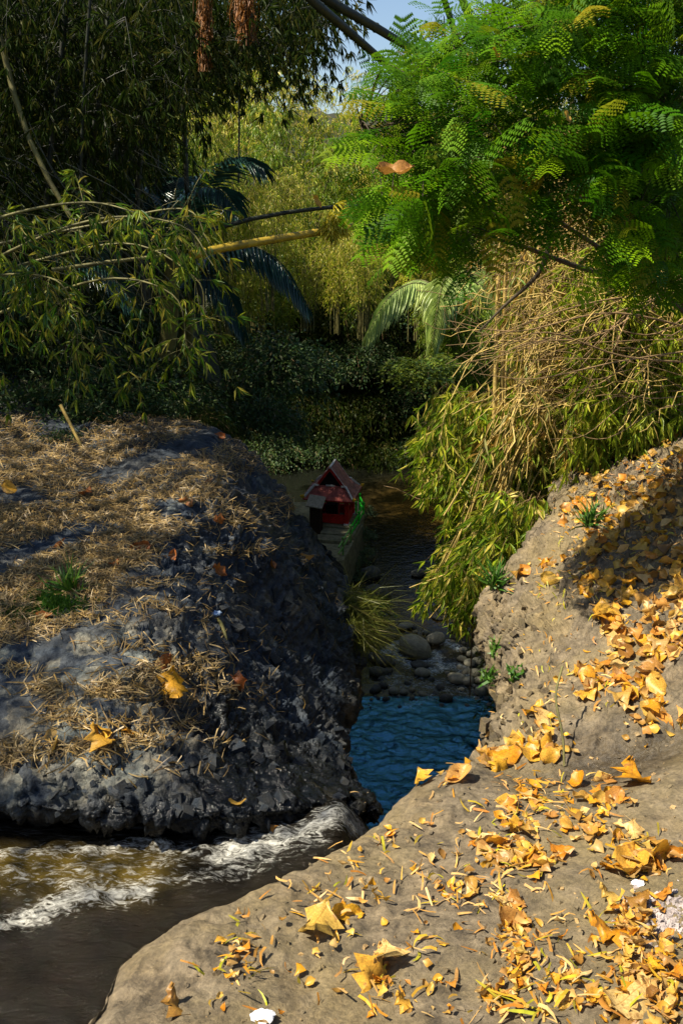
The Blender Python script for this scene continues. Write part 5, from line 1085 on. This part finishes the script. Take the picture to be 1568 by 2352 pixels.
for X, Y, sx, sy, n in ((540, 2190, 30, 50, 46), (830, 2010, 60, 50, 60), (700, 2060, 60, 40, 30), (900, 2240, 60, 60, 50), (1200, 2200, 60, 90, 120), (1150, 1960, 80, 60, 140), (1450, 2200, 80, 80, 160), (1250, 1850, 90, 40, 110), (1000, 2060, 60, 60, 50), (1300, 2300, 120, 40, 80), (1480, 1960, 70, 30, 70), (600, 2300, 50, 40, 12), (1350, 1560, 80, 40, 110), (1450, 1150, 110, 90, 900), (1330, 1330, 90, 60, 200), (1250, 1460, 70, 70, 60), (1230, 1660, 40, 60, 30), (1050, 1900, 200, 120, 90), (1000, 2200, 300, 120, 90)):
    for _ in range(n): sam.append((X + rg.normal() * sx, Y + rg.normal() * sy))
sam = [q for q in sam if q[1] < 1500 or rg.random() < .6]
straw(sam, (.025, .085), .008, 'straw_sun', 'straw_litter', 'bits of yellow straw and small leaves on the sunlit right hand rock', .3)

# dead leaves caught in the branches
for X, Y, s, lab in ((905, 400, 90, 'long curled tan leaf lodged in the feathery tree at its left side'), (1135, 122, 32, 'small yellow leaf lodged high in the feathery tree'), (1298, 270, 32, 'yellow leaf hanging in the middle of the feathery tree'), (725, 465, 34, 'brown round leaf caught on the thin dark pole')):
    p = aty(float(X), float(Y), 4.35 if X != 725 else 10.1); dep = proj(p)[2]; L = s / 1568 * .8494 * dep
    T = frames(p[None], np.array([[1.0, .1, .05]]) if s > 50 else np.array([[.5, 0, -.8]]), np.array([[0, -.45, .9]]), L, L)[0]
    o = bpy.data.objects.new('dead_leaf', FLM[1]); COL.objects.link(o); o.matrix_world = Matrix(T.tolist()); tag(o, lab, 'leaf')
pp = []
for k in range(420):
    h = hitpx(1510 + rg.normal() * 45, 2100 + rg.normal() * 26)
    if h: sz = .006 + .014 * rg.random(); pp.append(frames(np.array(h[0])[None], rnd_dirs(1), rnd_dirs(1), sz, sz)[0])
tag(stuff('ash_patch', CH, np.array(pp), M['ash']), 'patch of pale grey ash and grit at the right edge', 'ash')
# debris
def crumple(X, Y, s, mat, name, label, cat):
    h = hitpx(X, Y)
    if not h: return
    V = np.array([v.co[:] for v in STM[1].vertices]); V = V * (1 + .5 * fbm(V, 4, 3, 5))[:, None]; o = link(name, mesh(name, V, np.array([list(q.vertices) for q in STM[1].polygons]), None, False), None, M[mat]); dep = proj(np.array(h[0]))[2]; L = s / 1568 * .8494 * dep
    o.location = np.array(h[0]) + [0, 0, L * .15]; o.scale = (L, L * .8, L * .5); tag(o, label, cat)
crumple(607, 2342, 46, 'plastic', 'plastic_scrap', 'crumpled white plastic scrap at the bottom edge', 'litter')
crumple(1465, 2032, 24, 'plastic', 'plastic_scrap', 'small shiny white scrap among the leaves at the right', 'litter')
crumple(497, 1412, 22, 'blue', 'plastic_scrap', 'small blue and white plastic scrap on the dark left rock', 'litter')
h0, h1 = hitpx(500, 1425), hitpx(522, 1475)
if h0 and h1: tag(tube_obj('dry_leaf_roll', [(bez([np.array(h0[0]) + [0, 0, .02], (np.array(h0[0]) + np.array(h1[0])) / 2 + [0, 0, .05], np.array(h1[0]) + [0, 0, .02]], 8), .018 * np.array([.4, .8, 1, 1, 1, .9, .7, .2]))], M['culm_olive'], None, 6), 'rolled brownish leaf hanging below the blue scrap', 'leaf')
a = hitpx(1295, 1760); 
if a:
    a = np.array(a[0]); tag(tube_obj('stick', [(bez([a, a + [0.0, .08, .12], a + [-.02, .2, .27], a + [.04, .34, .36]], 12), .006)], M['culm_olive'], None, 6), 'thin curved stick standing at the edge of the dark hollow', 'stick')
tag(tube_obj('vine', [(bez([atz(1085., 1420., -3), atz(1082., 1500., -5), atz(1078., 1600., -7)], 10), .01)], M['twig'], None, 5), 'thin root hanging down the right rock face', 'root')
